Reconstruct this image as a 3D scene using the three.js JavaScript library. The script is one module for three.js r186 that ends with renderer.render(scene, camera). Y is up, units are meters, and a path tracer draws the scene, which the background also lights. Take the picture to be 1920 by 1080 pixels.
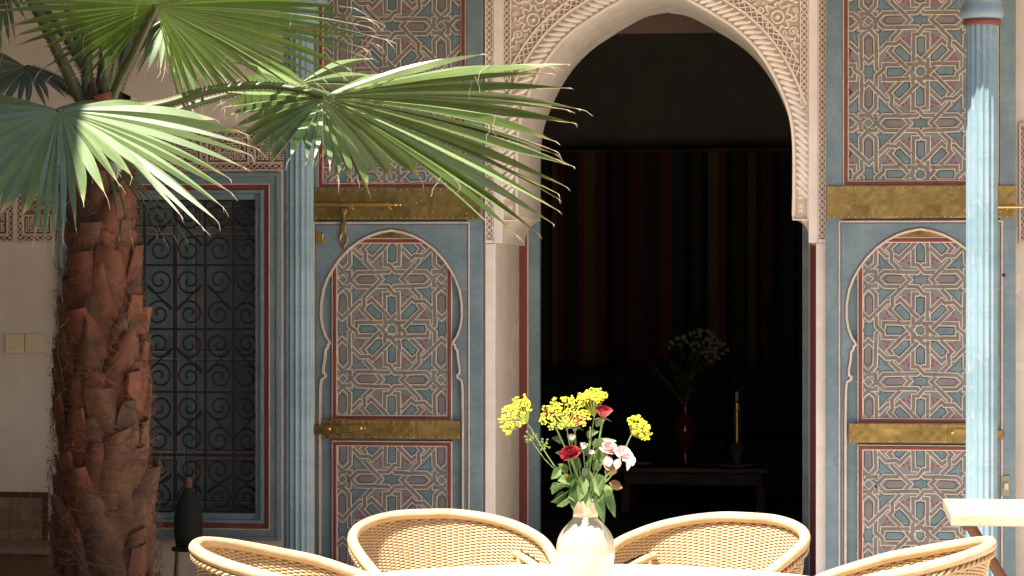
import * as THREE from 'three';
import { Sky } from 'three/addons/objects/Sky.js';
import { RoundedBoxGeometry } from 'three/addons/geometries/RoundedBoxGeometry.js';

// ---------------------------------------------------------------- camera
const scene = new THREE.Scene();
const FPX = 4940, EYE = 1.605, DIST = 13.2, YAW = Math.atan(610 / FPX), PITCH = Math.atan(15 / FPX);
const camera = new THREE.PerspectiveCamera(2 * Math.atan(540 / FPX) * 180 / Math.PI, 16 / 9, 0.1, 200);
camera.position.set(0, EYE, DIST);
const FW = new THREE.Vector3(-Math.sin(YAW) * Math.cos(PITCH), -Math.sin(PITCH), -Math.cos(YAW) * Math.cos(PITCH));
camera.lookAt(camera.position.clone().add(FW));
const RT = new THREE.Vector3(Math.cos(YAW), 0, -Math.sin(YAW)), UP = new THREE.Vector3().crossVectors(RT, FW);
// ---------------------------------------------------------------- sky, sun, exposure
const SUN_EL = 66 * Math.PI / 180, SUN_AZ = 37 * Math.PI / 180;   // azimuth: to the left of the wall's outward normal
const sunDir = new THREE.Vector3(-Math.sin(SUN_AZ) * Math.cos(SUN_EL), Math.sin(SUN_EL), Math.cos(SUN_AZ) * Math.cos(SUN_EL));
const sky = new Sky(); sky.name = 'sky'; sky.scale.setScalar(150);
sky.material.uniforms.sunPosition.value.copy(sunDir);
sky.material.uniforms.turbidity.value = 6; sky.material.uniforms.rayleigh.value = 0.44;
sky.material.uniforms.mieCoefficient.value = 0.004;
sky.userData.kind = 'structure';
scene.add(sky);
scene.environmentIntensity = 0.12;
const sun = new THREE.DirectionalLight(new THREE.Color(1, 0.95, 0.87), 4.2);
sun.position.copy(sunDir).multiplyScalar(30).add(new THREE.Vector3(-1, 0, 4)); sun.target.position.set(-1, 0, 4);
sun.castShadow = true; sun.shadow.radius = 1; sun.shadow.mapSize.set(4096, 4096);
Object.assign(sun.shadow.camera, { left: -14, right: 14, top: 16, bottom: -16, near: 1, far: 70 });
scene.add(sun, sun.target);
const renderer = new THREE.WebGLRenderer({ antialias: true });
renderer.toneMapping = THREE.LinearToneMapping;
renderer.toneMappingExposure = 4.15;
renderer.shadowMap.enabled = true;

// ---------------------------------------------------------------- helpers
let seed0 = 12345;
function rng(s) { let a = s >>> 0; return () => { a = (a + 0x6d2b79f5) | 0; let t = Math.imul(a ^ (a >>> 15), 1 | a); t = (t + Math.imul(t ^ (t >>> 7), 61 | t)) ^ t; return ((t ^ (t >>> 14)) >>> 0) / 4294967296; }; }
const V = (x, y, z) => new THREE.Vector3(x, y, z);
const lerp = (a, b, t) => a + (b - a) * t, clamp = (x, a, b) => Math.min(b, Math.max(a, x)), smooth = (t) => { t = clamp(t, 0, 1); return t * t * (3 - 2 * t); };
// the point of the plane z that lies in the direction of a pixel of the photograph (1920 wide)
function at(px, py, z) {
  const d = FW.clone().addScaledVector(RT, (px - 960) / FPX).addScaledVector(UP, -(py - 540) / FPX);
  return camera.position.clone().addScaledVector(d, (z - DIST) / d.z);
}
const names = {};
function numbered(n) { const k = names[n] = (names[n] ?? -1) + 1; return k ? n + '_' + String(k).padStart(3, '0') : n; }
function tag(o, label, category, group, kind) { if (label) o.userData.label = label; if (category) o.userData.category = category; if (group) o.userData.group = group; if (kind) o.userData.kind = kind; return o; }
function thing(name, label, category, group, pos) { const o = new THREE.Group(); o.name = numbered(name); if (pos) o.position.copy(pos); scene.add(o); return tag(o, label, category, group); }

// collects triangles, builds one mesh
class G {
  constructor() { this.p = []; this.n = []; this.uv = []; this.i = []; }
  get count() { return this.p.length / 3; }
  geo(g, m) {
    if (m) { g = g.clone(); g.applyMatrix4(m); }
    if (!g.attributes.normal) g.computeVertexNormals();
    const o = this.count, P = g.attributes.position, N = g.attributes.normal, U = g.attributes.uv;
    for (let k = 0; k < P.count; k++) { this.p.push(P.getX(k), P.getY(k), P.getZ(k)); this.n.push(N.getX(k), N.getY(k), N.getZ(k)); this.uv.push(U ? U.getX(k) : 0, U ? U.getY(k) : 0); }
    if (g.index) for (let k = 0; k < g.index.count; k++) this.i.push(g.index.getX(k) + o); else for (let k = 0; k < P.count; k++) this.i.push(k + o);
    return this;
  }
  quad(a, b, c, d) { // flat
    const n = V(0, 0, 0).subVectors(b, a).cross(V(0, 0, 0).subVectors(d, a)); if (n.lengthSq() < 1e-18) n.subVectors(c, b).cross(V(0, 0, 0).subVectors(d, b)); n.normalize();
    const o = this.count; for (const q of [a, b, c, d]) { this.p.push(q.x, q.y, q.z); this.n.push(n.x, n.y, n.z); this.uv.push(0, 0); }
    this.i.push(o, o + 1, o + 2, o, o + 2, o + 3); return this;
  }
  box(x0, x1, y0, y1, z0, z1, b = 0) {
    const w = x1 - x0, h = y1 - y0, d = z1 - z0, g = b ? new RoundedBoxGeometry(w, h, d, 2, Math.min(b, w / 2.01, h / 2.01, d / 2.01)) : new THREE.BoxGeometry(w, h, d);
    g.translate((x0 + x1) / 2, (y0 + y1) / 2, (z0 + z1) / 2); return this.geo(g);
  }
  // flat strip along a polyline in the plane of the wall, with mitred joints, from height z0 to z1
  ribbon(pts, w, z0, z1, closed = false, zf) {
    const n = pts.length; if (n < 2) return this;
    const L = [], R = [];
    for (let k = 0; k < n; k++) {
      const a = pts[closed ? (k + n - 1) % n : Math.max(0, k - 1)], b = pts[k], c = pts[closed ? (k + 1) % n : Math.min(n - 1, k + 1)];
      let d0x = b[0] - a[0], d0y = b[1] - a[1], d1x = c[0] - b[0], d1y = c[1] - b[1]; let l0 = Math.hypot(d0x, d0y), l1 = Math.hypot(d1x, d1y);
      if (l0 < 1e-9) { d0x = d1x; d0y = d1y; l0 = l1; } if (l1 < 1e-9) { d1x = d0x; d1y = d0y; l1 = l0; }
      d0x /= l0; d0y /= l0; d1x /= l1; d1y /= l1;
      let mx = -(d0y + d1y), my = d0x + d1x; const ml = Math.hypot(mx, my) || 1; mx /= ml; my /= ml;
      const s = w / 2 / Math.max(0.45, mx * -d0y + my * d0x);
      L.push([b[0] + mx * s, b[1] + my * s]); R.push([b[0] - mx * s, b[1] - my * s]);
    }
    const q = (p, z) => V(p[0], p[1], z), m = closed ? n : n - 1;
    for (let k = 0; k < m; k++) {
      const e = (k + 1) % n;
      this.quad(q(R[k], z1), q(R[e], z1), q(L[e], z1), q(L[k], z1));
      this.quad(q(R[k], z0), q(R[e], z0), q(R[e], z1), q(R[k], z1));
      this.quad(q(L[e], z0), q(L[k], z0), q(L[k], z1), q(L[e], z1));
    }
    if (!closed) { this.quad(q(L[0], z0), q(R[0], z0), q(R[0], z1), q(L[0], z1)); this.quad(q(R[n - 1], z0), q(L[n - 1], z0), q(L[n - 1], z1), q(R[n - 1], z1)); }
    return this;
  }
  // filled outline in the plane of the wall
  plate(pts, z0, z1, bevel = 0, holes = []) {
    const s = new THREE.Shape(pts.map((p) => new THREE.Vector2(p[0], p[1])));
    for (const h of holes) s.holes.push(new THREE.Path(h.map((p) => new THREE.Vector2(p[0], p[1]))));
    const g = new THREE.ExtrudeGeometry(s, bevel ? { depth: z1 - z0 - bevel, bevelEnabled: true, bevelThickness: bevel, bevelSize: bevel, bevelOffset: -bevel, bevelSegments: 1, curveSegments: 1 } : { depth: z1 - z0, bevelEnabled: false, curveSegments: 1 });
    g.translate(0, 0, z0); return this.geo(g);
  }
  // tube of varying radius along points; r(t, angle)
  tube(pts, r, radial = 6, closed = false, cap = true, flat = 1) {
    const n = pts.length, rf = typeof r === 'function' ? r : () => r, o = this.count; let T = V(0, 0, 0), N = null;
    for (let k = 0; k < n; k++) {
      T.subVectors(pts[closed ? (k + 1) % n : Math.min(n - 1, k + 1)], pts[closed ? (k + n - 1) % n : Math.max(0, k - 1)]).normalize();
      if (!N) { N = Math.abs(T.y) < 0.9 ? V(0, 1, 0) : V(1, 0, 0); }
      N = N.clone().addScaledVector(T, -N.dot(T)).normalize();
      const B = V(0, 0, 0).crossVectors(T, N);
      for (let j = 0; j < radial; j++) {
        const a = j / radial * 2 * Math.PI, x = Math.cos(a), y = Math.sin(a) * flat, R = rf(k / (n - 1), a);
        const nn = N.clone().multiplyScalar(x).addScaledVector(B, y).normalize();
        this.p.push(pts[k].x + (N.x * x + B.x * y) * R, pts[k].y + (N.y * x + B.y * y) * R, pts[k].z + (N.z * x + B.z * y) * R); this.n.push(nn.x, nn.y, nn.z); this.uv.push(k / (n - 1), j / radial);
      }
    }
    const m = closed ? n : n - 1;
    for (let k = 0; k < m; k++) for (let j = 0; j < radial; j++) { const a = o + k * radial + j, b = o + k * radial + (j + 1) % radial, c = o + ((k + 1) % n) * radial + j, d = o + ((k + 1) % n) * radial + (j + 1) % radial; this.i.push(a, b, c, b, d, c); }
    if (cap && !closed) for (const [k, s] of [[0, -1], [n - 1, 1]]) {
      const c = this.count, tt = V(0, 0, 0).subVectors(pts[Math.min(n - 1, k + 1)], pts[Math.max(0, k - 1)]).normalize().multiplyScalar(s);
      this.p.push(pts[k].x, pts[k].y, pts[k].z); this.n.push(tt.x, tt.y, tt.z); this.uv.push(0, 0);
      for (let j = 0; j < radial; j++) { const a = o + k * radial + j; this.p.push(this.p[a * 3], this.p[a * 3 + 1], this.p[a * 3 + 2]); this.n.push(tt.x, tt.y, tt.z); this.uv.push(0, 0); }
      for (let j = 0; j < radial; j++) this.i.push(c, c + 1 + (s > 0 ? j : (j + 1) % radial), c + 1 + (s > 0 ? (j + 1) % radial : j));
    }
    return this;
  }
  // grid of points f(i, j), smooth
  grid(nu, nv, f, closeU = false) {
    const g = new THREE.BufferGeometry(), p = [], ix = [], uv = [];
    for (let j = 0; j <= nv; j++) for (let i = 0; i <= nu; i++) { const q = f(i / nu, j / nv); p.push(q.x, q.y, q.z); uv.push(i / nu, j / nv); }
    for (let j = 0; j < nv; j++) for (let i = 0; i < nu; i++) { const a = j * (nu + 1) + i, b = a + 1, c = a + nu + 1, d = c + 1; ix.push(a, b, c, b, d, c); }
    g.setAttribute('position', new THREE.Float32BufferAttribute(p, 3)); g.setAttribute('uv', new THREE.Float32BufferAttribute(uv, 2)); g.setIndex(ix); g.computeVertexNormals();
    if (closeU) { const N = g.attributes.normal; for (let j = 0; j <= nv; j++) { const a = j * (nu + 1), b = a + nu, n = V(N.getX(a) + N.getX(b), N.getY(a) + N.getY(b), N.getZ(a) + N.getZ(b)).normalize(); N.setXYZ(a, n.x, n.y, n.z); N.setXYZ(b, n.x, n.y, n.z); } }
    return this.geo(g);
  }
  build(name, mat, parent = scene, keepUV = false) {
    const g = new THREE.BufferGeometry();
    g.setAttribute('position', new THREE.Float32BufferAttribute(this.p, 3)); g.setAttribute('normal', new THREE.Float32BufferAttribute(this.n, 3));
    if (!keepUV) for (let k = 0; k < this.count; k++) { // metres, along the face that the normal looks at
      const ax = Math.abs(this.n[k * 3]), ay = Math.abs(this.n[k * 3 + 1]), az = Math.abs(this.n[k * 3 + 2]);
      this.uv[k * 2] = ax > ay && ax > az ? this.p[k * 3 + 2] : this.p[k * 3]; this.uv[k * 2 + 1] = ay >= ax && ay >= az ? this.p[k * 3 + 2] : this.p[k * 3 + 1];
    }
    g.setAttribute('uv', new THREE.Float32BufferAttribute(this.uv, 2)); g.setIndex(this.i);
    return mesh(name, g, mat, parent);
  }
}
function mesh(name, g, mat, parent = scene) {
  const m = new THREE.Mesh(g, mat); m.name = parent === scene ? numbered(name) : name; m.castShadow = m.receiveShadow = true; parent.add(m); return m;
}
function copyOf(o, label) { const c = o.clone(); c.name = numbered(o.userData.base ?? o.name); c.userData = { ...o.userData }; if (label) c.userData.label = label; scene.add(c); return c; }
const lathe = (prof, seg = 48) => { const g = new THREE.LatheGeometry(prof.map((p) => new THREE.Vector2(p[0], p[1])), seg); return g; };
const spline = (pts, n, closed = false) => new THREE.CatmullRomCurve3(pts.map((p) => p.isVector3 ? p : V(...p)), closed, 'centripetal').getSpacedPoints(n);
const T = (x, y, z) => new THREE.Matrix4().makeTranslation(x, y, z);

// ---------------------------------------------------------------- procedural textures (colour, grain, wear of the surfaces themselves)
function noiseField(n, cell, s) { // tileable value noise, one octave
  const r = rng(s), m = Math.max(1, Math.round(n / cell)), a = new Float32Array(m * m).map(() => r()), out = new Float32Array(n * n);
  for (let y = 0; y < n; y++) for (let x = 0; x < n; x++) {
    const u = x / n * m, v = y / n * m, i = Math.floor(u), j = Math.floor(v), fx = smooth(u - i), fy = smooth(v - j);
    const g = (p, q) => a[((q % m) + m) % m * m + ((p % m) + m) % m];
    out[y * n + x] = lerp(lerp(g(i, j), g(i + 1, j), fx), lerp(g(i, j + 1), g(i + 1, j + 1), fx), fy);
  }
  return out;
}
function fbm(n, cells, weights, s) { const out = new Float32Array(n * n); let w = 0; cells.forEach((c, k) => { const f = noiseField(n, c, s + k * 17); w += weights[k]; for (let i = 0; i < out.length; i++) out[i] += f[i] * weights[k]; }); for (let i = 0; i < out.length; i++) out[i] /= w; return out; }
function dataTex(n, f, srgb, size) {
  const d = new Uint8Array(n * n * 4); for (let i = 0; i < n * n; i++) { const c = f(i % n, (i / n) | 0, i); d[i * 4] = clamp(c[0], 0, 1) * 255; d[i * 4 + 1] = clamp(c[1], 0, 1) * 255; d[i * 4 + 2] = clamp(c[2], 0, 1) * 255; d[i * 4 + 3] = 255; }
  const t = new THREE.DataTexture(d, n, n); t.wrapS = t.wrapT = THREE.RepeatWrapping; t.magFilter = THREE.LinearFilter; t.minFilter = THREE.LinearMipmapLinearFilter; t.generateMipmaps = true; if (srgb) t.colorSpace = THREE.SRGBColorSpace; t.repeat.set(1 / size, 1 / size); t.needsUpdate = true; return t;
}
const toS = (c) => c.map((x) => x <= 0.0031308 ? 12.92 * x : 1.055 * Math.pow(x, 1 / 2.4) - 0.055);
// surface of colour a (linear) with patches towards b and a relief
function surf(a, b, o = {}) {
  const n = o.n ?? 256, size = o.size ?? 0.8, f = fbm(n, o.cells ?? [n / 4, n / 12, n / 40, 2], o.weights ?? [1, 0.8, 0.5, 0.35], o.seed ?? 7), sa = toS(a), sb = toS(b), con = o.contrast ?? 2.2, mid = o.mid ?? 0.5;
  const chip = o.chips ? fbm(n, [n / 3, n / 9, n / 30], [1, 0.8, 0.9], (o.seed ?? 7) + 500) : null, sc = o.chips ? toS(o.chips[0]) : null;
  const v = (i, x, y) => { let q = (f[i] - mid) * con + 0.5; return clamp(q, 0, 1); };
  const p = { color: 0xffffff, roughness: o.rough ?? 0.8, metalness: o.metal ?? 0, map: dataTex(n, (x, y, i) => { const t = v(i); const w = chip && chip[i] > o.chips[1] ? 0.8 : 0; return [0, 1, 2].map((k) => lerp(lerp(sa[k], sb[k], t), w ? sc[k] : 0, w)); }, true, size) };
  if (o.roughVar) p.roughnessMap = dataTex(n, (x, y, i) => [1, clamp(1 - o.roughVar + o.roughVar * 2 * f[i], 0, 1), 0], false, size);
  if (o.bump) { p.bumpMap = dataTex(n, (x, y, i) => [f[i], f[i], f[i]], false, size); p.bumpScale = o.bump; }
  const M = o.physical ? new THREE.MeshPhysicalMaterial({ ...p, ...o.physical }) : new THREE.MeshStandardMaterial(p); M.side = THREE.DoubleSide; return M;
}
const plain = (c, rough = 0.7, o = {}) => { const m = new (o.physical ? THREE.MeshPhysicalMaterial : THREE.MeshStandardMaterial)({ roughness: rough, metalness: o.metal ?? 0, side: THREE.DoubleSide, ...(o.physical ?? {}) }); m.color.setRGB(...c); return m; };
const M = {
  plaster: surf([0.63, 0.555, 0.47], [0.52, 0.45, 0.375], { n: 512, size: 2.2, bump: 0.003, chips: [[0.66, 0.6, 0.52], 0.74], seed: 3, rough: 0.9 }),
  stucco: surf([0.84, 0.745, 0.655], [0.73, 0.63, 0.54], { size: 0.7, bump: 0.0012, seed: 5, rough: 0.88 }),
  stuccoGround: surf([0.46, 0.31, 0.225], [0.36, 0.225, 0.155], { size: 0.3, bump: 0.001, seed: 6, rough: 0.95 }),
  fieldGround: surf([0.60, 0.465, 0.35], [0.50, 0.375, 0.275], { size: 0.3, bump: 0.001, seed: 26, rough: 0.95 }),
  friezeGround: surf([0.25, 0.11, 0.07], [0.18, 0.075, 0.05], { size: 0.3, seed: 8, rough: 0.95 }),
  frieze: surf([0.60, 0.48, 0.39], [0.50, 0.39, 0.31], { size: 0.4, bump: 0.001, seed: 9, rough: 0.9 }),
  blue: surf([0.19, 0.26, 0.285], [0.13, 0.188, 0.213], { n: 512, size: 0.9, bump: 0.0007, seed: 11, rough: 0.55, cells: [160, 50, 12, 3], contrast: 3, chips: [[0.26, 0.26, 0.23], 0.75] }),
  blueLight: surf([0.34, 0.50, 0.58], [0.27, 0.42, 0.50], { size: 0.7, bump: 0.0006, seed: 12, rough: 0.5 }),
  columnBlue: surf([0.21, 0.295, 0.32], [0.15, 0.225, 0.248], { n: 512, size: 0.7, contrast: 2.8, chips: [[0.26, 0.31, 0.32], 0.77], bump: 0.0006, seed: 12, rough: 0.62 }),
  cellBlue: surf([0.15, 0.215, 0.232], [0.102, 0.158, 0.175], { size: 0.3, seed: 13, rough: 0.6 }),
  cellEdge: plain([0.035, 0.058, 0.06], 0.7),
  cellGrey: surf([0.195, 0.21, 0.228], [0.148, 0.162, 0.18], { size: 0.4, seed: 14, rough: 0.7 }),
  hexPink: surf([0.205, 0.18, 0.178], [0.16, 0.138, 0.138], { size: 0.2, seed: 15, rough: 0.7 }),
  strap: surf([0.20, 0.176, 0.155], [0.145, 0.126, 0.11], { size: 0.25, seed: 16, rough: 0.65 }),
  cream: surf([0.66, 0.565, 0.455], [0.50, 0.42, 0.33], { size: 0.25, seed: 17, rough: 0.7 }),
  mauve: plain([0.14, 0.085, 0.085], 0.7),
  red: surf([0.21, 0.04, 0.028], [0.15, 0.028, 0.02], { size: 0.3, seed: 18, rough: 0.6 }),
  motif: plain([0.36, 0.03, 0.035], 0.7),
  brass: surf([0.46, 0.33, 0.12], [0.19, 0.13, 0.045], { size: 0.35, metal: 0.9, rough: 0.38, roughVar: 0.3, bump: 0.003, seed: 19, cells: [64, 22, 10, 4], weights: [1, 0.8, 0.35, 0.15], contrast: 1.5 }),
  brassPlain: plain([0.72, 0.47, 0.16], 0.3, { metal: 0.95 }),
  iron: plain([0.018, 0.02, 0.02], 0.55, { metal: 0.4 }),
  floor: surf([0.55, 0.48, 0.40], [0.46, 0.395, 0.325], { n: 512, size: 2.5, seed: 21, rough: 0.6, bump: 0.001 }),
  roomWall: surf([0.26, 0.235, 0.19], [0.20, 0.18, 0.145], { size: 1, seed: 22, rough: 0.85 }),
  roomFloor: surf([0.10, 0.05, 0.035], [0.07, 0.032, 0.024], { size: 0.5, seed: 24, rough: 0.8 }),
  added_soil: surf([0.075, 0.048, 0.03], [0.04, 0.026, 0.017], { size: 0.8, seed: 30, rough: 0.95, bump: 0.012 }),
  walnut: surf([0.075, 0.042, 0.024], [0.045, 0.025, 0.015], { size: 0.5, seed: 29, rough: 0.6 }),
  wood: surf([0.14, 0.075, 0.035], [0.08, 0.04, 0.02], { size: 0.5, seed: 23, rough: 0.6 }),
};
// ================================================================ setting: courtyard
const AX = -0.909;                                           // middle of the arch
const JAMB = 0.803, IMPOST = 1.79;                           // half width of the opening below the arch, height where the arch piece ends
const archHalf = [[0, at(1230, -13, 0).y]];
for (const [px, py] of [[1268, -6], [1304, 11], [1340, 32], [1378, 57], [1411, 88], [1440, 128], [1461, 169], [1477, 211], [1484, 250], [1486, 300], [1486, 350], [1485, 404], [1490, 406], [1499, 411], [1507, 419], [1513, 429], [1517, 441], [1519, 457]]) { const p = at(px, py, 0); archHalf.push([p.x - AX, p.y]); }
archHalf[archHalf.length - 1][1] = IMPOST;
const smoothHalf = (() => { // rounder arch, exact corners at the foot
  const up = spline(archHalf.slice(0, 13).map(([x, y]) => V(x, y, 0)), 60).map((p) => [p.x, p.y]); return [...up, ...archHalf.slice(13)];
})();
const archLine = [...smoothHalf.slice(1).reverse().map(([x, y]) => [AX - x, y]), ...smoothHalf.map(([x, y]) => [AX + x, y])];   // left foot .. apex .. right foot
const wx = (px) => at(px, 600, 0).x, wy = (py, px = 320) => at(px, py, 0).y;

{ // ground: one sheet
  const g = new G(); g.box(-40, 40, -0.3, 0, -40, 40); tag(g.build('ground', M.floor), 'pale stone paving of the courtyard', 'ground', null, 'structure');
}
{ // unseen dark bed, added to cut light bounced onto the left window
  tag(new G().box(-5.69, -2.36, 0.001, 0.05, 1.5, 10.5).build('added_soil', M.added_soil), 'dark earth added out of view to cut light bounced at the window', 'added_soil', null, 'structure');
  const t = thing('added_bed_kerb', 'low stone kerb edging the added unseen bed', 'kerb'); for (let k = 0; k < 15; k++) new G().box(-2.355, -2.24, 0.002, 0.11, 1.5 + k * 0.6, 2.094 + k * 0.6, 0.008).build('kerb_stone', M.plaster, t); for (let k = 0; k < 5; k++) new G().box(-5.0 + k * 0.53, -4.476 + k * 0.53, 0.002, 0.11, 1.38, 1.495, 0.008).build('kerb_stone', M.plaster, t);
}
{ // house wall with the arched doorway and the window opening, one metre thick
  const X0 = -6.2, X1 = 5.2, TOP = 6.4;
  const line = [[X0, 0], [AX - JAMB, 0], [AX - JAMB, IMPOST], ...archLine, [AX + JAMB, IMPOST], [AX + JAMB, 0], [X1, 0], [X1, TOP], [X0, TOP]];
  const g = new G(); g.plate(line, -0.98, 0, 0, [[[-3.95, 0.31], [-2.84, 0.31], [-2.84, 2.12], [-3.95, 2.12]]]);
  const m = g.build('house_wall', M.plaster); tag(m, 'thick plastered house wall pierced by the arched doorway', 'wall');
}
{ // gallery above: beam, floor, ceiling boards
  const t = thing('gallery', 'upper gallery carried over the doorway by the blue columns', 'gallery');
  new G().box(-6.2, 5.2, 3.22, 3.42, 0.003, 1.36).build('gallery_floor', M.plaster, t);
  new G().box(-6.2, 5.2, 2.99, 3.217, 0.9, 1.17).build('beam', M.wood, t);
}
for (const [x0, x1, z0, z1, h, label] of [[-6.2, -5.7, 0.002, 16.6, 6.3, 'plaster wall closing the courtyard on its left side'], [4.7, 5.2, 0.002, 16.6, 6.3, 'plaster wall closing the courtyard on its right side'], [-6.198, 5.198, 16.602, 17.1, 6.3, 'plaster wall closing the courtyard behind the viewer']])
  tag(new G().box(x0, x1, 0.002, h, z0, z1).build('courtyard_wall', M.plaster), label, 'wall');
{ // room behind the doorway
  const X0 = -4.2, X1 = 2.4, Z0 = -7.2, H = 3.5;
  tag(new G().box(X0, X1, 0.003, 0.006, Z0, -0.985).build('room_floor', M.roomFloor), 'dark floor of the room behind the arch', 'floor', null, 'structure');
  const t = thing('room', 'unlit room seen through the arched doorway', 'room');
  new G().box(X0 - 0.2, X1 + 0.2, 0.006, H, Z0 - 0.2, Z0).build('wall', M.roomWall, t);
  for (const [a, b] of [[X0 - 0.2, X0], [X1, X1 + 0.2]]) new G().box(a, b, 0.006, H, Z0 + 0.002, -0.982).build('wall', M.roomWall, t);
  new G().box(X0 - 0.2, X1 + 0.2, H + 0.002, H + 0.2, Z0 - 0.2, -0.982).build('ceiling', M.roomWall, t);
}
{ // wooden door case at the back of the doorway
  const t = thing('door_case', 'blue and red wooden door case at the back of the arched opening', 'door frame'), z = -1.065;
  new G().box(-1.9, 0.1, 2.935, 3.3, z, -0.984, 0.004).build('lintel', M.walnut, t);
  for (const [a, b, mt, n, d] of [[-1.664, -1.602, M.blue, 'jamb', 0.0], [-1.9, -1.667, M.red, 'jamb_strip', 0.012], [-0.186, -0.15, M.blue, 'jamb', 0.0], [-0.147, 0.1, M.red, 'jamb_strip', 0.012]])
    new G().box(a, b, 0.008, 2.933, z, -0.996 + d, 0.004).build(n, mt, t);
  for (const x of [-1.6655, -0.1485]) new G().box(x - 0.003, x + 0.003, 0.008, 2.932, z + 0.002, -0.982).build('painted_line', M.cream, t);
}
{ // upper storey of the left side of the courtyard, over its own gallery
  const t = thing('side_gallery', 'upper storey and gallery along the left side of the courtyard', 'gallery');
  new G().box(-5.698, -4.25, 3.22, 3.42, 1.362, 16.5).build('gallery_floor', M.plaster, t); new G().box(-4.55, -4.25, 3.422, 6.4, 0.004, 16.5).build('upper_wall', M.plaster, t); new G().box(-5.698, -4.12, 6.402, 6.5, 0.004, 16.5).build('roof_edge', M.plaster, t);
  for (let k = 0; k < 5; k++) { const z = 3.6 + k * 3; new G().geo(new THREE.CylinderGeometry(0.075, 0.08, 3.21, 24), T(-4.4, 1.61, z)).build('post', M.blue, t); }
}
// ---------------------------------------------------------------- fluted columns of the gallery
function makeColumn(label) {
  const t = thing('fluted_column', label, 'column', 'blue fluted columns under the gallery');
  const n = 16, R = 0.0715;
  new G().grid(n * 10, 24, (u, v) => { const a = u * 2 * Math.PI, r = R - 0.0085 * Math.pow(Math.abs(Math.sin(n * a / 2)), 0.75); return V(Math.cos(a) * r, 0.26 + v * 2.505, -Math.sin(a) * r); }, true).build('shaft', M.columnBlue, t);
  new G().geo(lathe([[0.0, 2.764], [0.078, 2.764], [0.086, 2.768], [0.087, 2.786], [0.08, 2.791], [0.0, 2.791]], 40)).build('necking_ring', M.red, t);
  new G().geo(lathe([[0, 2.79], [0.082, 2.79], [0.094, 2.80], [0.099, 2.815], [0.096, 2.835], [0.088, 2.855], [0.083, 2.875], [0.09, 2.885], [0.092, 2.9], [0, 2.9]], 48)).build('capital', M.columnBlue, t);
  new G().box(-0.12, 0.12, 2.9, 2.988, -0.12, 0.12, 0.008).build('abacus', M.columnBlue, t);
  new G().geo(lathe([[0, 0.06], [0.115, 0.06], [0.12, 0.085], [0.105, 0.11], [0.09, 0.13], [0.1, 0.16], [0.088, 0.2], [0.08, 0.262], [0, 0.262]], 40)).build('base', M.columnBlue, t);
  new G().box(-0.13, 0.13, 0.002, 0.058, -0.13, 0.13, 0.006).build('plinth', M.columnBlue, t);
  return t;
}
{
  const c = makeColumn('blue fluted column standing in shade behind the palm fronds'); c.position.set(at(560, 500, 1.03).x, 0, 1.03);
  const d = copyOf(c, 'pale blue fluted column in full sun with a red ring, beside the marble side table'); d.position.set(at(1841, 500, 1.03).x, 0, 1.03);
}
// ---------------------------------------------------------------- left wall: switches, tiled dado, step
{
  const t = thing('light_switch', 'pair of square cream wall switches left of the palm trunk', 'switch');
  for (const [a, b] of [[11, 46.5], [48, 83]]) {
    const p0 = at(a, 662, 0), p1 = at(b, 626, 0), pl = new G().box(p0.x, p1.x, p0.y, p1.y, 0.001, 0.011, 0.003).build('switch_plate', plain([0.60, 0.50, 0.33], 0.45), t);
    const w = p1.x - p0.x; if (a < 20) new G().geo(new THREE.TorusGeometry(w * 0.27, 0.002, 6, 28), T((p0.x + p1.x) / 2, (p0.y + p1.y) / 2, 0.0115)).build('dial', plain([0.52, 0.43, 0.28], 0.5), pl); else new G().box(p0.x + w * 0.14, p1.x - w * 0.14, p0.y + w * 0.14, p1.y - w * 0.14, 0.0105, 0.0135, 0.002).build('rocker', plain([0.58, 0.48, 0.31], 0.45), pl);
  }
}
{
  const t = thing('tiled_dado', 'brown tiled dado with dark red border low on the left wall', 'tiles'), r = rng(5);
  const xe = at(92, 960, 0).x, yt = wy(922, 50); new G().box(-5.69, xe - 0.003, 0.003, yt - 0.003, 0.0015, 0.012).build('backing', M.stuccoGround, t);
  const tm = [0, 1, 2].map((k) => surf([0.20 + k * 0.03, 0.125 + k * 0.02, 0.075 + k * 0.012], [0.13, 0.075, 0.045], { size: 0.15, seed: 60 + k, rough: 0.35 })), bm = surf([0.10, 0.028, 0.022], [0.06, 0.02, 0.015], { size: 0.15, seed: 70, rough: 0.3 });
  const s = 0.058; let nx = 0;
  for (let x = xe - 0.033; x > -4.9; x -= s, nx++) { // border on top
    new G().box(x - s + 0.0015, x - 0.0015, yt - 0.028, yt, 0.010, 0.018 + r() * 0.001, 0.002).build('border_tile', bm, t);
    for (let j = 0; j < 7; j++) { const y1 = yt - 0.030 - j * s; new G().box(x - s + 0.0015, x - 0.0015, y1 - s + 0.0025, y1, 0.010, 0.0165 + r() * 0.0015, 0.002).build('tile', tm[(r() * 3) | 0], t); }
  }
  for (let j = 0; j < 8; j++) { const y1 = yt - j * s; new G().box(xe - 0.0318, xe, y1 - s + 0.0025, y1, 0.010, 0.018 + r() * 0.001, 0.002).build('border_tile', bm, t); }
}
{
  const t = thing('step', 'low brown stone step along the foot of the left wall', 'step');
  const ym = wy(1012, 50); new G().box(-5.69, at(95, 1040, 0.4).x, 0.002, ym - 0.032, 0.0195, 0.42, 0.006).build('riser', M.wood, t);
  for (let k = 0; k < 5; k++) new G().box(-5.69 + k * 0.36, -5.69 + k * 0.36 + 0.355, ym - 0.03, ym, 0.0195, 0.45, 0.005).build('slab', surf([0.22, 0.155, 0.10], [0.15, 0.10, 0.065], { size: 0.4, seed: 80 + k, rough: 0.6 }), t);
}
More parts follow.
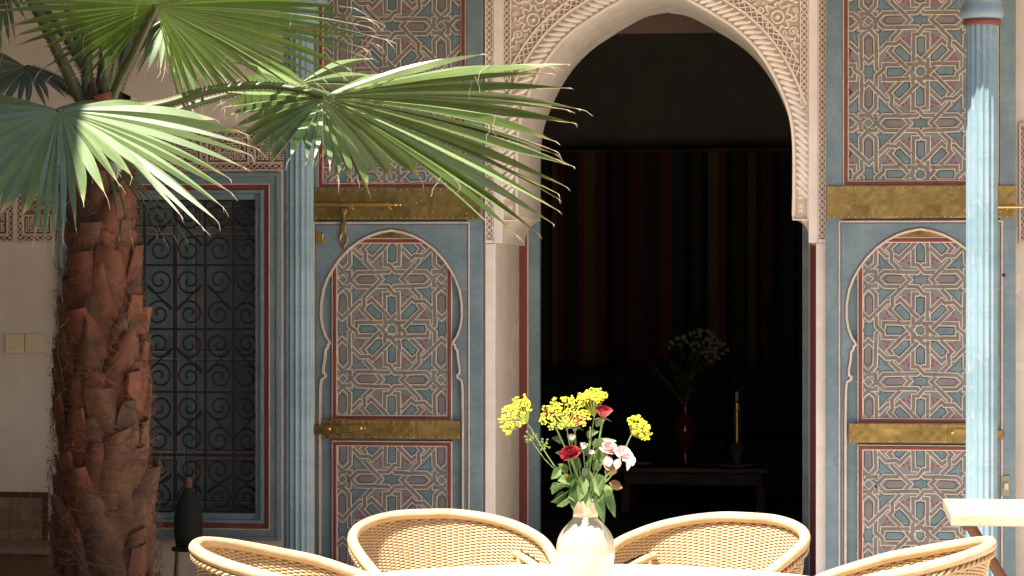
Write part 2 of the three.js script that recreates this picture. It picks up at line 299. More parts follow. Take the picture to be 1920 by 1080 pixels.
// ================================================================ eight-fold strapwork of the painted door panels
const GS = 0.2535;                                            // half a repeat, metres
function girihStrands(i0, i1, j0, j1) {                        // strand polylines, in half repeats
  const out = [];
  for (let ci = i0; ci <= i1; ci++) for (let cj = j0; cj <= j1; cj++) {
    for (let k = 0; k < 8; k++) for (const m of [1, -1]) {
      const a = k * Math.PI / 4, c = Math.cos(a), s = Math.sin(a);
      const L = [[m * 0.14, 0], [m * 0.14, -0.715], [m * 0.052, -0.715], [-m * 0.068, -0.858]];
      if (k % 2 === 0) L.push([-m * 0.70, -0.858], [-m * 0.9175, -1.0755]); else { L[3] = [-m * 0.068, -0.85]; L.push([-m * 0.5642, -0.85]); }
      out.push(L.map(([x, y]) => [2 * ci + x * c - y * s, 2 * cj + x * s + y * c]));
    }
    const q = 0.145, X = 2 * ci + 1, Y = 2 * cj + 1; out.push([[X - q, Y], [X - q, Y - q], [X + q, Y - q], [X + q, Y + q], [X - q, Y + q], [X - q, Y]]);
  }
  return out;
}
function joinStrands(list) {
  const key = (p) => Math.round(p[0] * 200) + ',' + Math.round(p[1] * 200), ends = new Map(), used = new Set(), out = [];
  list.forEach((l, i) => { for (const e of [0, 1]) { const k = key(e ? l[l.length - 1] : l[0]); if (!ends.has(k)) ends.set(k, []); ends.get(k).push([i, e]); } });
  const next = (i, e) => { const k = key(e ? list[i][list[i].length - 1] : list[i][0]); return (ends.get(k) || []).find(([j, f]) => j !== i && !used.has(j)); };
  for (let i = 0; i < list.length; i++) {
    if (used.has(i)) continue; used.add(i); let l = [...list[i]];
    for (const side of [1, 0]) { let cur = [i, side], nx; while ((nx = next(cur[0], cur[1]))) { const [j, f] = nx; used.add(j); const seg = f ? [...list[j]].reverse() : [...list[j]]; if (side) l = [...l, ...seg.slice(1)]; else l = [...seg.reverse().slice(0, -1), ...l]; cur = [j, 1 - f]; } }
    // drop points in the middle of straight runs
    const s = [l[0]]; for (let k = 1; k < l.length - 1; k++) { const a = s[s.length - 1], b = l[k], c = l[k + 1]; if (Math.abs((b[0] - a[0]) * (c[1] - b[1]) - (b[1] - a[1]) * (c[0] - b[0])) > 2e-3) s.push(b); } s.push(l[l.length - 1]);
    out.push(s);
  }
  return out;
}
function clipLine(l, r) { // polyline against rectangle [x0, x1, y0, y1]
  const out = []; let cur = null;
  for (let k = 0; k + 1 < l.length; k++) {
    const [ax, ay] = l[k], [bx, by] = l[k + 1], dx = bx - ax, dy = by - ay; let t0 = 0, t1 = 1, ok = true;
    for (const [p, q] of [[-dx, ax - r[0]], [dx, r[1] - ax], [-dy, ay - r[2]], [dy, r[3] - ay]]) { if (Math.abs(p) < 1e-12) { if (q < 0) ok = false; } else { const t = q / p; if (p < 0) t0 = Math.max(t0, t); else t1 = Math.min(t1, t); } }
    if (!ok || t0 >= t1) { if (cur) out.push(cur); cur = null; continue; }
    const A = [ax + dx * t0, ay + dy * t0], B = [ax + dx * t1, ay + dy * t1];
    if (!cur || t0 > 0) { if (cur) out.push(cur); cur = [A]; } cur.push(B); if (t1 < 1) { out.push(cur); cur = null; }
  }
  if (cur) out.push(cur); return out.filter((c) => c.length > 1);
}
function clipPoly(p, r) {
  for (const [ax, lim, s] of [[0, r[0], 1], [0, r[1], -1], [1, r[2], 1], [1, r[3], -1]]) {
    const o = []; for (let k = 0; k < p.length; k++) { const a = p[k], b = p[(k + 1) % p.length], da = (a[ax] - lim) * s, db = (b[ax] - lim) * s; if (da >= 0) o.push(a); if ((da >= 0) !== (db >= 0)) { const t = da / (da - db); o.push([a[0] + (b[0] - a[0]) * t, a[1] + (b[1] - a[1]) * t]); } } p = o; if (p.length < 3) return null;
  }
  return p;
}
const star = (cx, cy, r, q, n, rot = 0) => Array.from({ length: n * 2 }, (_, k) => { const a = rot + k * Math.PI / n, R = k % 2 ? q : r; return [cx + Math.cos(a) * R, cy + Math.sin(a) * R]; });
const inset = (p, d) => { // move every vertex inwards by d (closed outline)
  const n = p.length; let area = 0; for (let k = 0; k < n; k++) { const a = p[k], b = p[(k + 1) % n]; area += a[0] * b[1] - a[1] * b[0]; } const s = area > 0 ? 1 : -1;
  return p.map((b, k) => { const a = p[(k + n - 1) % n], c = p[(k + 1) % n]; let e = [b[0] - a[0], b[1] - a[1]], f = [c[0] - b[0], c[1] - b[1]]; const le = Math.hypot(...e) || 1, lf = Math.hypot(...f) || 1; e = [-e[1] / le * s, e[0] / le * s]; f = [-f[1] / lf * s, f[0] / lf * s]; let m = [e[0] + f[0], e[1] + f[1]]; const l = Math.hypot(...m) || 1; m = [m[0] / l, m[1] / l]; const q = d / Math.max(0.5, m[0] * e[0] + m[1] * e[1]); return [b[0] + m[0] * q, b[1] + m[1] * q]; });
};
// builds the painted panel: rectangle in metres (local to its door), (sx, sy) = centre of one big star, z = its ground
function girihPanel(parent, x0, x1, y0, y1, sx, sy, z, seed) {
  const r = rng(seed), panel = new G().box(x0 - 0.012, x1 + 0.012, y0 - 0.012, y1 + 0.012, z - 0.012, z).build('star_panel', M.cellGrey, parent);
  const U = (x) => (x - sx) / GS, W = (y) => (sy - y) / GS, mm = ([u, v]) => [sx + (u + 0.009 * Math.sin(3.1 * v + 1.7 * u + seed) + 0.005 * Math.sin(8.3 * u - 4.1 * v + seed * 2)) * GS, sy - (v + 0.009 * Math.sin(2.7 * u - 1.3 * v + seed * 3) + 0.005 * Math.sin(7.7 * v + 5.3 * u + seed)) * GS]; // drawn by hand
  const win = [U(x0) - 0.04, U(x1) + 0.04, W(y1) - 0.04, W(y0) + 0.04];
  const i0 = Math.floor(win[0] / 2) - 1, i1 = Math.ceil(win[1] / 2) + 1, j0 = Math.floor(win[2] / 2) - 1, j1 = Math.ceil(win[3] / 2) + 1;
  const strands = joinStrands(girihStrands(i0, i1, j0, j1));
  // crossings, then over and under by turns along every strand
  const segs = []; strands.forEach((l, si) => { for (let k = 0; k + 1 < l.length; k++) segs.push([si, k, l[k], l[k + 1], Math.hypot(l[k + 1][0] - l[k][0], l[k + 1][1] - l[k][1])]); });
  const visits = strands.map(() => []), cross = [], big = [win[0] - 0.6, win[1] + 0.6, win[2] - 0.6, win[3] + 0.6];
  for (let a = 0; a < segs.length; a++) for (let b = a + 1; b < segs.length; b++) {
    const [sa, ka, p, q, la] = segs[a], [sb, kb, u, v, lb] = segs[b];
    if (Math.max(p[0], q[0]) < Math.min(u[0], v[0]) || Math.max(u[0], v[0]) < Math.min(p[0], q[0]) || Math.max(p[1], q[1]) < Math.min(u[1], v[1]) || Math.max(u[1], v[1]) < Math.min(p[1], q[1])) continue;
    if (sa === sb && Math.abs(ka - kb) < 2) continue;
    const d = (q[0] - p[0]) * (v[1] - u[1]) - (q[1] - p[1]) * (v[0] - u[0]); if (Math.abs(d) < 1e-9) continue;
    const t = ((u[0] - p[0]) * (v[1] - u[1]) - (u[1] - p[1]) * (v[0] - u[0])) / d, w = ((u[0] - p[0]) * (q[1] - p[1]) - (u[1] - p[1]) * (q[0] - p[0])) / d;
    if (t <= 0.001 || t >= 0.999 || w <= 0.001 || w >= 0.999) continue;
    const P = [p[0] + (q[0] - p[0]) * t, p[1] + (q[1] - p[1]) * t]; if (P[0] < big[0] || P[0] > big[1] || P[1] < big[2] || P[1] > big[3]) continue;
    const id = cross.length; cross.push({ P, on: [[a, t], [b, w]], over: -1, links: [] }); visits[sa].push([ka + t, id, 0]); visits[sb].push([kb + w, id, 1]);
  }
  for (const v of visits) { v.sort((a, b) => a[0] - b[0]); for (let k = 0; k + 1 < v.length; k++) { cross[v[k][1]].links.push([v[k][2], v[k + 1][1], v[k + 1][2]]); cross[v[k + 1][1]].links.push([v[k + 1][2], v[k][1], v[k][2]]); } }
  for (let s = 0; s < cross.length; s++) if (cross[s].over < 0) { cross[s].over = 0; const st = [s]; while (st.length) { const c = cross[st.pop()]; for (const [me, id, it] of c.links) if (cross[id].over < 0) { const iAmOver = c.over === me; cross[id].over = iAmOver ? 1 - it : it; st.push(id); } } }
  const edge = new G(), body = new G();
  for (const l of strands) for (const c of clipLine(l, win)) { const q = c.map(mm); edge.ribbon(q, 0.0262, z, z + 0.0022); body.ribbon(q, 0.0168, z + 0.0015, z + 0.0030); }
  let zi = 0; for (const c of cross) {
    const dz = (zi++ % 41) * 0.000027;
    if (c.P[0] < win[0] || c.P[0] > win[1] || c.P[1] < win[2] || c.P[1] > win[3]) continue;
    const [a, t] = c.on[c.over], [, , p, q, L] = segs[a], ux = (q[0] - p[0]) / L, uy = (q[1] - p[1]) / L, f = Math.min(0.07, (1 - t) * L), b = Math.min(0.07, t * L);
    const A = mm([c.P[0] - ux * b, c.P[1] - uy * b]), B = mm([c.P[0] + ux * f, c.P[1] + uy * f]);
    edge.ribbon([A, B], 0.0262, z + 0.002, z + 0.0040 + dz * 0.5); body.ribbon([A, B], 0.0168, z + 0.003, z + 0.0048 + dz);
  }
  edge.build('strap_edge', M.cream, panel); body.build('strapwork', M.strap, panel);
  // inlaid cells
  const cell = (name, poly, fill, rim = 0.018) => { const c = clipPoly(poly, [win[0] + 0.02, win[1] - 0.02, win[2] + 0.02, win[3] - 0.02]); if (!c) return; let area = 0; c.forEach((a, k) => { const b = c[(k + 1) % c.length]; area += a[0] * b[1] - a[1] * b[0]; }); if (Math.abs(area) < 0.007) return; dark.plate(c.map(mm), z - 0.001, z + 0.0006); const s = inset(c, rim); new G().plate(s.map(mm), z, z + 0.0013).build(name, fill, panel); };
  const dark = new G(), red = new G();
  const leaf = (x, y, a, L, w) => { const c = Math.cos(a), s = Math.sin(a), pts = [[0, 0], [L * 0.35, w], [L, 0], [L * 0.35, -w * 0.6]].map(([u, v]) => [x + u * c - v * s, y + u * s + v * c]); const q = clipPoly(pts, win); if (q) red.plate(q.map(mm), z, z + 0.0009); };
  for (let ci = i0; ci <= i1; ci++) for (let cj = j0; cj <= j1; cj++) {
    const X = 2 * ci, Y = 2 * cj; if (X + 1.4 < win[0] || X - 1.4 > win[1] || Y + 1.4 < win[2] || Y - 1.4 > win[3]) continue;
    cell('star', star(X, Y, 0.1, 0.078, 8, Math.PI / 8), M.cellBlue, 0.012);
    for (let k = 0; k < 8; k++) {
      const a = k * Math.PI / 4, c = Math.cos(a), s = Math.sin(a), R = ([x, y]) => [X + x * c - y * s, Y + x * s + y * c];
      cell('petal', [[-0.082, -0.645], [-0.03, -0.66], [0.03, -0.66], [0.082, -0.645], [0.082, -0.36], [0, -0.285], [-0.082, -0.36]].map(R), M.cellBlue);
      // red leaf sprig in the kite between two petals
      const b = a + Math.PI / 8, kx = X + Math.sin(b) * 0.70, ky = Y - Math.cos(b) * 0.70;
      for (const [da, L, w] of [[1.2, 0.15, 0.026], [-1.35, 0.15, 0.026], [2.9, 0.085, 0.028]]) leaf(kx + Math.cos(b + da - 1.57) * 0.012, ky + Math.sin(b + da - 1.57) * 0.012, b - 1.57 + da, L, w);
    }
    for (const [hx, hy, v] of [[0.487, 1, 0], [-0.487, 1, 0], [1, 0.487, 1], [1, -0.487, 1]]) {
      const o = (u, w) => v ? [X + hx + w, Y + hy + u] : [X + hx + u, Y + hy + w];
      cell('hexagon', [o(-0.225, 0), o(-0.145, -0.082), o(0.145, -0.082), o(0.225, 0), o(0.145, 0.082), o(-0.145, 0.082)], M.hexPink);
      for (const [u, w, a, L] of [[-0.11, 0.01, 0.25, 0.08], [-0.02, 0.01, -0.5, 0.07], [0.1, -0.01, 3.4, 0.08], [0.02, -0.02, 2.6, 0.06]]) { const q = o(u, w); leaf(q[0], q[1], v ? Math.PI / 2 - a : a, L, 0.017); }
    }
    cell('star', [[-0.16, 0], [-0.115, -0.03], [-0.13, -0.085], [-0.045, -0.075], [0, -0.115], [0.045, -0.075], [0.13, -0.085], [0.115, -0.03], [0.16, 0], [0.115, 0.03], [0.13, 0.085], [0.045, 0.075], [0, 0.115], [-0.045, 0.075], [-0.13, 0.085], [-0.115, 0.03]].map(([u, w]) => [X + u, Y + 1 + w]), M.cellBlue, 0.012);
    cell('star', [[-0.16, 0], [-0.115, -0.03], [-0.13, -0.085], [-0.045, -0.075], [0, -0.115], [0.045, -0.075], [0.13, -0.085], [0.115, -0.03], [0.16, 0], [0.115, 0.03], [0.13, 0.085], [0.045, 0.075], [0, 0.115], [-0.045, 0.075], [-0.13, 0.085], [-0.115, 0.03]].map(([u, w]) => [X + 1 + w, Y + u]), M.cellBlue, 0.012);
    cell('star', star(X + 1, Y + 1, 0.095, 0.075, 8, Math.PI / 8), M.cellBlue, 0.012);
    for (const sx2 of [1, -1]) for (const sy2 of [1, -1])
      cell('star', [[-0.79, -0.775], [-0.725, -0.845], [-0.67, -0.79], [-0.50, -0.79], [-0.60, -0.705], [-0.665, -0.665], [-0.705, -0.60], [-0.79, -0.50], [-0.79, -0.67], [-0.845, -0.725]].map(([u, w]) => [X + u * sx2, Y + w * sy2]), M.cellBlue, 0.014);
  }
  dark.build('cell_outline', M.cellEdge, panel); red.build('leaf_motif', M.motif, panel);
  return panel;
}
// ================================================================ the two big door leaves, folded open against the wall
function doorLeaf(name, label, cx, out) { const sd = out > 0 ? 10 : 0; // out: +1 when its free edge is on the right
  const t = thing(name, label, 'door', null, V(cx, 0, 0));
  const HW = 0.462, TOP = 3.06, Z = 0.05, F = 0.068;
  new G().box(-HW, HW, 0.03, TOP, 0.012, Z - 0.012, 0.003).build('core_board', M.blue, t);
  // stiles and rails
  for (const s of [-1, 1]) new G().box(s > 0 ? 0.383 : -HW, s > 0 ? HW : -0.383, 1.9, TOP, Z - 0.014, F, 0.003).build('stile', M.blue, t);
  // upper panel
  girihPanel(t, -0.352, 0.352, 2.096, TOP - 0.03, 0, 2.634, Z, 31 + sd);
  const frame = (hx, y0, y1, w, z, mt, n) => { const g = new G(); for (const s of [-1, 1]) g.box(s > 0 ? hx : -hx - w, s > 0 ? hx + w : -hx, y0 - w, y1 + w, Z - 0.013, z, 0.002); g.box(-hx + 0.0005, hx - 0.0005, y0 - w, y0, Z - 0.013, z, 0.002); g.box(-hx + 0.0005, hx - 0.0005, y1, y1 + w, Z - 0.013, z, 0.002); return g.build(n, mt, t); };
  frame(0.351, 2.0965, TOP - 0.031, 0.0055, F - 0.009, M.cream, 'inner_moulding'); frame(0.357, 2.0905, TOP - 0.025, 0.0155, F - 0.004, M.red, 'red_frame'); frame(0.373, 2.0745, TOP - 0.009, 0.008, F - 0.007, M.cream, 'outer_moulding');
  // lower half: board with the horseshoe arch cut out
  const half = [[0, 1.852], [0.055, 1.842], [0.105, 1.826], [0.16, 1.798], [0.215, 1.757], [0.26, 1.709], [0.295, 1.66], [0.324, 1.608], [0.345, 1.55], [0.356, 1.485], [0.357, 1.42], [0.348, 1.365], [0.332, 1.32], [0.315, 1.295], [0.312, 1.283], [0.322, 1.277], [0.324, 1.262], [0.334, 1.25], [0.338, 1.2], [0.346, 1.16], [0.345, 1.135], [0.333, 1.125], [0.336, 1.112], [0.355, 1.10], [0.360, 1.06], [0.362, 0.9], [0.362, 0.06]];
  const arch = [...half.slice(1).reverse().map(([x, y]) => [-x, y]), ...half];
  new G().plate([[-HW, 0.03], ...arch.map((p, i) => i === 0 || i === arch.length - 1 ? [p[0], 0.03] : p), [HW, 0.03], [HW, 1.903], [-HW, 1.903]], Z - 0.011, F, 0.002).build('arch_board', M.blue, t);
  new G().ribbon(arch.map(([x, y]) => [x * 1.012, y + (y > 1.5 ? 0.003 : 0)]), 0.011, F - 0.01, F + 0.007).build('arch_moulding', M.cream, t);
  new G().ribbon(arch.map(([x, y]) => [x + Math.sign(x) * 0.0105, y > 1.5 ? y + 0.0115 * Math.max(0, 1 - Math.abs(x) / 0.36) : y]), 0.0085, F - 0.002, F + 0.003).build('arch_line', M.mauve, t);
  for (const [x, w, mt, n, z] of [[0.396, 0.007, M.cream, 'border_line', F + 0.004], [0.389, 0.0055, M.mauve, 'border_mauve_line', F + 0.002]]) new G().ribbon([[-x, 0.04], [-x, 1.893 - (0.396 - x)], [x, 1.893 - (0.396 - x)], [x, 0.04]], w, F - 0.002, z).build(n, mt, t);  // thin painted mauve line inside the cream border line
  girihPanel(t, -0.281, 0.281, 0.922, 1.79, 0, 1.356, Z, 32 + sd);
  frame(0.280, 0.9225, 1.789, 0.0055, F - 0.011, M.cream, 'inner_moulding'); frame(0.286, 0.9165, 1.795, 0.0155, F - 0.006, M.red, 'red_frame'); frame(0.302, 0.9005, 1.811, 0.006, F - 0.009, M.cream, 'outer_moulding');
  new G().box(-0.2, 0.2, 1.818, 1.86, Z - 0.0118, F - 0.010, 0.002).build('brass_lunette', M.brass, t);
  girihPanel(t, -0.281, 0.281, 0.08, 0.764, 0, 0.342, Z, 33 + sd);
  frame(0.280, 0.0805, 0.763, 0.0055, F - 0.011, M.cream, 'inner_moulding'); frame(0.286, 0.0745, 0.769, 0.0155, F - 0.006, M.red, 'red_frame'); frame(0.302, 0.0585, 0.785, 0.006, F - 0.009, M.cream, 'outer_moulding');
  // brass straps with nails
  const strap = (x0, x1, y0, y1, z) => {
    const s = new G().box(x0, x1, y0, y1, z, z + 0.006, 0.002).build('brass_strap', M.brass, t), g = new G(), h = new THREE.SphereGeometry(0.0038, 8, 5), n = Math.round((x1 - x0) / 0.034), r = rng(9);
    for (let k = 0; k <= n; k++) for (const y of [y0 + 0.009, y1 - 0.009]) g.geo(h, T(lerp(x0 + 0.008, x1 - 0.008, k / n), y + (r() - 0.5) * 0.002, z + 0.006));
    if (y1 - y0 > 0.12) for (let k = 0; k < 10; k++) g.geo(h, T(lerp(x0, x1, r()), lerp(y0 + 0.03, y1 - 0.03, r()), z + 0.006));
    tag(g.build('nail', M.brassPlain, s), null, null, null, 'stuff');
  };
  strap(-HW + 0.002, HW - 0.002, 1.909, 2.070, F + 0.002); strap(-0.352, 0.352, 0.803, 0.897, F + 0.009);
  // hasp of the lower strap, at the free edge
  const h = new G(), hz = F + 0.0155; h.plate([[0.13, 0.866], [0.155, 0.876], [0.4, 0.868], [0.405, 0.822], [0.155, 0.838], [0.13, 0.846]].map(([x, y]) => [x * out, y]), hz, hz + 0.007, 0.002); const hm = h.build('hasp', M.brass, t);
  const kn = new G(); for (const [x, y] of [[0.315, 0.852], [0.155, 0.857]]) kn.geo(new THREE.SphereGeometry(0.011, 12, 8), T(x * out, y, hz + 0.006)); kn.build('rivet', M.brassPlain, hm);
  return t;
}
const leafL = doorLeaf('door_leaf', 'left painted door leaf with long brass bolt, folded back between column and arch', at(738, 600, 0).x, -1);
const leafR = doorLeaf('door_leaf', 'right painted door leaf, partly hidden by the sunlit column', at(1722, 600, 0).x + 0.008, 1);
{ // long bolt on the left leaf, its hanging pull and the lock plate
  const t = leafL, z = 0.096, ly = (py) => at(680, py, 0.09).y, lx = (px) => at(px, 400, 0.09).x - t.position.x, y = ly(384);
  const bar = new G(); bar.tube([V(lx(560), y, z), V(lx(735), y, z)], 0.0085, 14); const b = bar.build('door_bolt', M.brassPlain, t);
  const prof = [[0, 0], [0.0085, 0], [0.0095, 0.006], [0.0065, 0.010], [0.0105, 0.018], [0.007, 0.032], [0.0045, 0.038], [0.0085, 0.044], [0.0085, 0.050], [0.004, 0.055], [0, 0.056]];
  new G().geo(lathe(prof, 20).rotateZ(-Math.PI / 2), T(lx(733), y, z)).build('bolt_tip', M.brassPlain, b);
  for (const px of [657, 727]) {
    const x = lx(px), s = new G(); s.geo(new THREE.CylinderGeometry(0.0125, 0.0125, 0.022, 18).rotateZ(Math.PI / 2), T(x, y, z));
    const st = s.build('bolt_staple', M.brassPlain, b), f = new G();
    for (const d of [-1, 1]) f.tube(spline([[x, y - 0.010, z - 0.006], [x + d * 0.018, y - 0.022, z - 0.014], [x + d * 0.034, y - 0.030, z - 0.016], [x + d * 0.044, y - 0.022, z - 0.016]], 12), (q) => 0.006 - q * 0.003, 6);
    f.build('staple_foot', M.brass, st);
  }
  const hx = lx(644), pull = new G(), prf = [[0, 0], [0.014, 0], [0.016, 0.012], [0.013, 0.024], [0.006, 0.03], [0.008, 0.05], [0.014, 0.075], [0.016, 0.09], [0.012, 0.105], [0.014, 0.118], [0.010, 0.128]];
  const outl = [...prf.map(([r, d]) => [hx + r, ly(390) - d]), ...prf.slice(1).reverse().map(([r, d]) => [hx - r, ly(390) - d])]; pull.plate(outl, 0.082, 0.094, 0.003);
  const y1 = ly(390) - 0.125; for (const d of [-1, 1]) pull.tube(spline([[hx + d * 0.008, y1, 0.088], [hx + d * 0.018, y1 - 0.025, 0.088], [hx + d * 0.016, y1 - 0.045, 0.088], [hx + d * 0.006, y1 - 0.062, 0.088], [hx, y1 - 0.075, 0.088]], 14), 0.0065, 8);
  pull.geo(new THREE.SphereGeometry(0.008, 10, 8), T(hx, y1 - 0.078, 0.088)); pull.build('bolt_handle', M.brass, b);
  const kx = lx(599), ky = ly(446), k = new G(); k.plate([[-0.022, 0.024], [-0.006, 0.026], [0.004, 0.021], [0.016, 0.028], [0.018, 0.018], [0.013, 0.01], [0.014, -0.01], [0.018, -0.02], [0.02, -0.03], [0.008, -0.026], [-0.004, -0.029], [-0.022, -0.027]].map(([a, c]) => [kx + a, ky + c]), 0.0685, 0.076, 0.002);
  const kp = k.build('lock_plate', M.brassPlain, t); const kn = new G(); for (const d of [-0.012, 0, 0.012]) kn.geo(new THREE.SphereGeometry(0.0035, 8, 6), T(kx - 0.006, ky + d, 0.0765)); kn.build('rivet', M.brassPlain, kp);
}
{ // right leaf: end of its bolt beyond the leaf, latch and small knob on the outer stile
  const t = leafR, lx = (px, py) => at(px, py, 0.08).x - t.position.x, ly = (px, py) => at(px, py, 0.08).y;
  const b = new G(); b.tube([V(lx(1868, 388), ly(1868, 388), 0.088), V(lx(1919, 388), ly(1919, 388), 0.088)], 0.008, 12).build('door_bolt', M.brassPlain, t);
  const x = lx(1886, 911), y = ly(1886, 911), p = new G().box(x - 0.02, x + 0.02, y - 0.05, y + 0.05, 0.0685, 0.076, 0.004).build('latch', plain([0.30, 0.27, 0.16], 0.5, { metal: 0.6 }), t);
  new G().box(x - 0.010, x + 0.012, y - 0.018, y + 0.016, 0.075, 0.092, 0.004).build('latch_knob', plain([0.5, 0.5, 0.5], 0.35, { metal: 0.7 }), p);
  new G().geo(new THREE.SphereGeometry(0.009, 12, 8), T(lx(1882, 516), ly(1882, 516), 0.07)).build('peg', M.iron, t);
}
// ================================================================ carved plaster round the arch
function latticeStrip(g, f, L, w, period, z0, z1, sw = 0.0045) { // two crossing zigzags along a strip; f(s, t) maps to the wall, t in -1..1
  const n = Math.max(1, Math.round(L / period));
  for (let k = 0; k < n; k++) for (const d of [-1, 1]) { const a = k / n * L, b = (k + 1) / n * L, pts = []; for (let q = 0; q <= 2; q++) pts.push(f(lerp(a, b, q / 2), lerp(-d, d, q / 2))); g.ribbon(pts, sw, z0, z1 + (d > 0 ? 0.0007 : 0)); }
}
const straightStrip = (g, x0, y0, x1, y1, w, period, z0, z1) => { const L = Math.hypot(x1 - x0, y1 - y0), ux = (x1 - x0) / L, uy = (y1 - y0) / L; latticeStrip(g, (s, t) => [x0 + ux * s - uy * t * w / 2, y0 + uy * s + ux * t * w / 2], L, w, period, z0, z1); };
// length-parametrised offset of the arch curve
const arcFn = (() => {
  const L = [0]; for (let k = 1; k < archLine.length; k++) L.push(L[k - 1] + Math.hypot(archLine[k][0] - archLine[k - 1][0], archLine[k][1] - archLine[k - 1][1]));
  const c0 = 6, c1 = archLine.length - 7, total = L[c1] - L[c0]; // without the curved feet
  const pos = (s) => { let k = c0; s = clamp(s, 0, total) + L[c0]; while (k < c1 - 1 && L[k + 1] < s) k++; const t = (s - L[k]) / (L[k + 1] - L[k]); return [lerp(archLine[k][0], archLine[k + 1][0], t), lerp(archLine[k][1], archLine[k + 1][1], t)]; };
  const fn = (s, off) => { const p = pos(s), a = pos(Math.max(0, s - 0.03)), b = pos(Math.min(total, s + 0.03)); const l = Math.hypot(b[0] - a[0], b[1] - a[1]); return [p[0] - (b[1] - a[1]) / l * off, p[1] + (b[0] - a[0]) / l * off]; };
  fn.total = total; return fn;
})();
{
  const t = thing('carved_arch', 'carved cream plaster surround of the pointed doorway arch', 'arch surround'), TOP = 3.2, W = 0.855, r = rng(77);
  // carved ground
  const outer = [[AX - W, IMPOST], ...archLine.map(([x, y]) => [x + (x < AX ? -0.0005 : 0.0005), y]), [AX + W, IMPOST], [AX + W, TOP], [AX - W, TOP]];
  new G().plate(outer, 0.002, 0.019).build('ground', M.fieldGround, t);
  for (const s of [-1, 1]) new G().box(s > 0 ? AX + JAMB + 0.001 : AX - W, s > 0 ? AX + W : AX - JAMB - 0.001, 0.004, IMPOST - 0.002, 0.002, 0.026, 0.004).build('jamb', M.stucco, t);
  const fillets = [], LT = arcFn.total, N = 140;
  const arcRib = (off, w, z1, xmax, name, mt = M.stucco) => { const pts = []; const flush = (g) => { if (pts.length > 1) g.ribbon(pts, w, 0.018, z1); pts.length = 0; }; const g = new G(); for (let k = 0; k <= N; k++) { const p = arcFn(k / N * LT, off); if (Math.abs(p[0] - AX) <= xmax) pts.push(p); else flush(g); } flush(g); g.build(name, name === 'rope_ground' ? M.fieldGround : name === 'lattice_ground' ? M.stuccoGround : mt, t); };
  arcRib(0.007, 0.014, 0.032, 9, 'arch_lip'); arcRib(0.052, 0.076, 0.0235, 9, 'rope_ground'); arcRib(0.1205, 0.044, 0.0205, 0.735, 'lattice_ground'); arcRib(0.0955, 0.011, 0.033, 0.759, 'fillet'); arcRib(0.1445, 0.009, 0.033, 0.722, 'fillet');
  { // lattice that follows the arch
    const g = new G(); const lim = (o) => { let a = 0, b = LT; while (Math.abs(arcFn(a, o)[0] - AX) > 0.722 && a < LT / 2) a += 0.01; return a; }; const a = lim(0.12);
    latticeStrip(g, (s, q) => arcFn(a + s, 0.1205 + q * 0.0185), LT - 2 * a, 0.037, 0.033, 0.018, 0.0285, 0.0052); g.build('arch_lattice', M.stucco, t);
  }
  // leaning lobes of the rope moulding
  for (const side of [0, 1]) {
    const n = 41, half = LT / 2, s1 = 0.10;
    for (let k = 0; k < n; k++) {
      const s0 = s1 + (k + 0.5) / n * (half - s1 - 0.01), pts = [], wd = (half - s1) / n * 0.455;
      for (let q = 0; q <= 7; q++) { const u = q / 7, off = 0.019 + u * 0.066, sh = (u - 0.5) * 0.045 + Math.sin((u - 0.5) * 5) * 0.007; const ss = s0 - sh; const p = arcFn(side ? LT - ss : ss, off); pts.push(V(p[0], p[1], 0.0235)); }
      const g = new G(); g.tube(pts, (u) => wd * (0.35 + 0.65 * Math.sin(Math.PI * Math.pow(clamp(u, 0.02, 0.98), 0.8))), 8, false, true, 1); g.build('rope_lobe', M.stucco, t);
    }
  }
  // foot ornament: small flowers over the feet of the arch
  for (const sd of [-1, 1]) {
    const x = AX + sd * 0.727, y0 = IMPOST + 0.17, g = new G();
    for (let k = 0; k < 3; k++) { const y = y0 + k * 0.066; for (const [a, L] of [[0.5, 0.026], [-0.5, 0.026], [Math.PI - 0.5, 0.026], [Math.PI + 0.5, 0.026], [0, 0.032], [Math.PI, 0.02]]) { const dx = Math.sin(a), dy = Math.cos(a); g.tube([V(x + dx * 0.004, y + dy * 0.004, 0.02), V(x + dx * L * 0.6, y + dy * L * 0.6, 0.021), V(x + dx * L, y + dy * L, 0.019)], (u) => 0.009 - 0.006 * u, 6); } }
    g.build('flower_relief', M.stucco, t);
    const b = new G(), bx = AX + sd * 0.727; b.ribbon([[bx - 0.037, y0 - 0.05], [bx - 0.037, y0 + 0.17]], 0.006, 0.018, 0.03); b.ribbon([[bx + 0.037, y0 - 0.05], [bx + 0.037, y0 + 0.17]], 0.006, 0.018, 0.03); b.box(Math.min(bx - sd * 0.04, bx + sd * 0.04), Math.max(bx - sd * 0.04, bx + sd * 0.04), y0 - 0.058, y0 - 0.051, 0.018, 0.027, 0.002); b.build('foot_border', M.stucco, t);
  }
  // straight bands beside the arch
  for (const s of [-1, 1]) {
    const B = (a, b, y0, y1, z) => new G().box(s > 0 ? AX + a : AX - b, s > 0 ? AX + b : AX - a, y0, y1, 0.018, z, 0.003);
    B(0.767, 0.812, IMPOST + 0.001, TOP, 0.034).build('plain_band', M.stucco, t);
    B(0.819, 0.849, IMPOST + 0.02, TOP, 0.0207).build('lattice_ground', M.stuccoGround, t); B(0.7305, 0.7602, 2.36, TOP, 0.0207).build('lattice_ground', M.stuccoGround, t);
    B(0.8125, 0.819, IMPOST + 0.02, TOP, 0.030).build('fillet', M.stucco, t); B(0.849, 0.8548, IMPOST + 0.02, TOP, 0.031).build('fillet', M.stucco, t);
    B(0.813, 0.8552, IMPOST + 0.0008, IMPOST + 0.019, 0.031).build('band_foot', M.stucco, t);
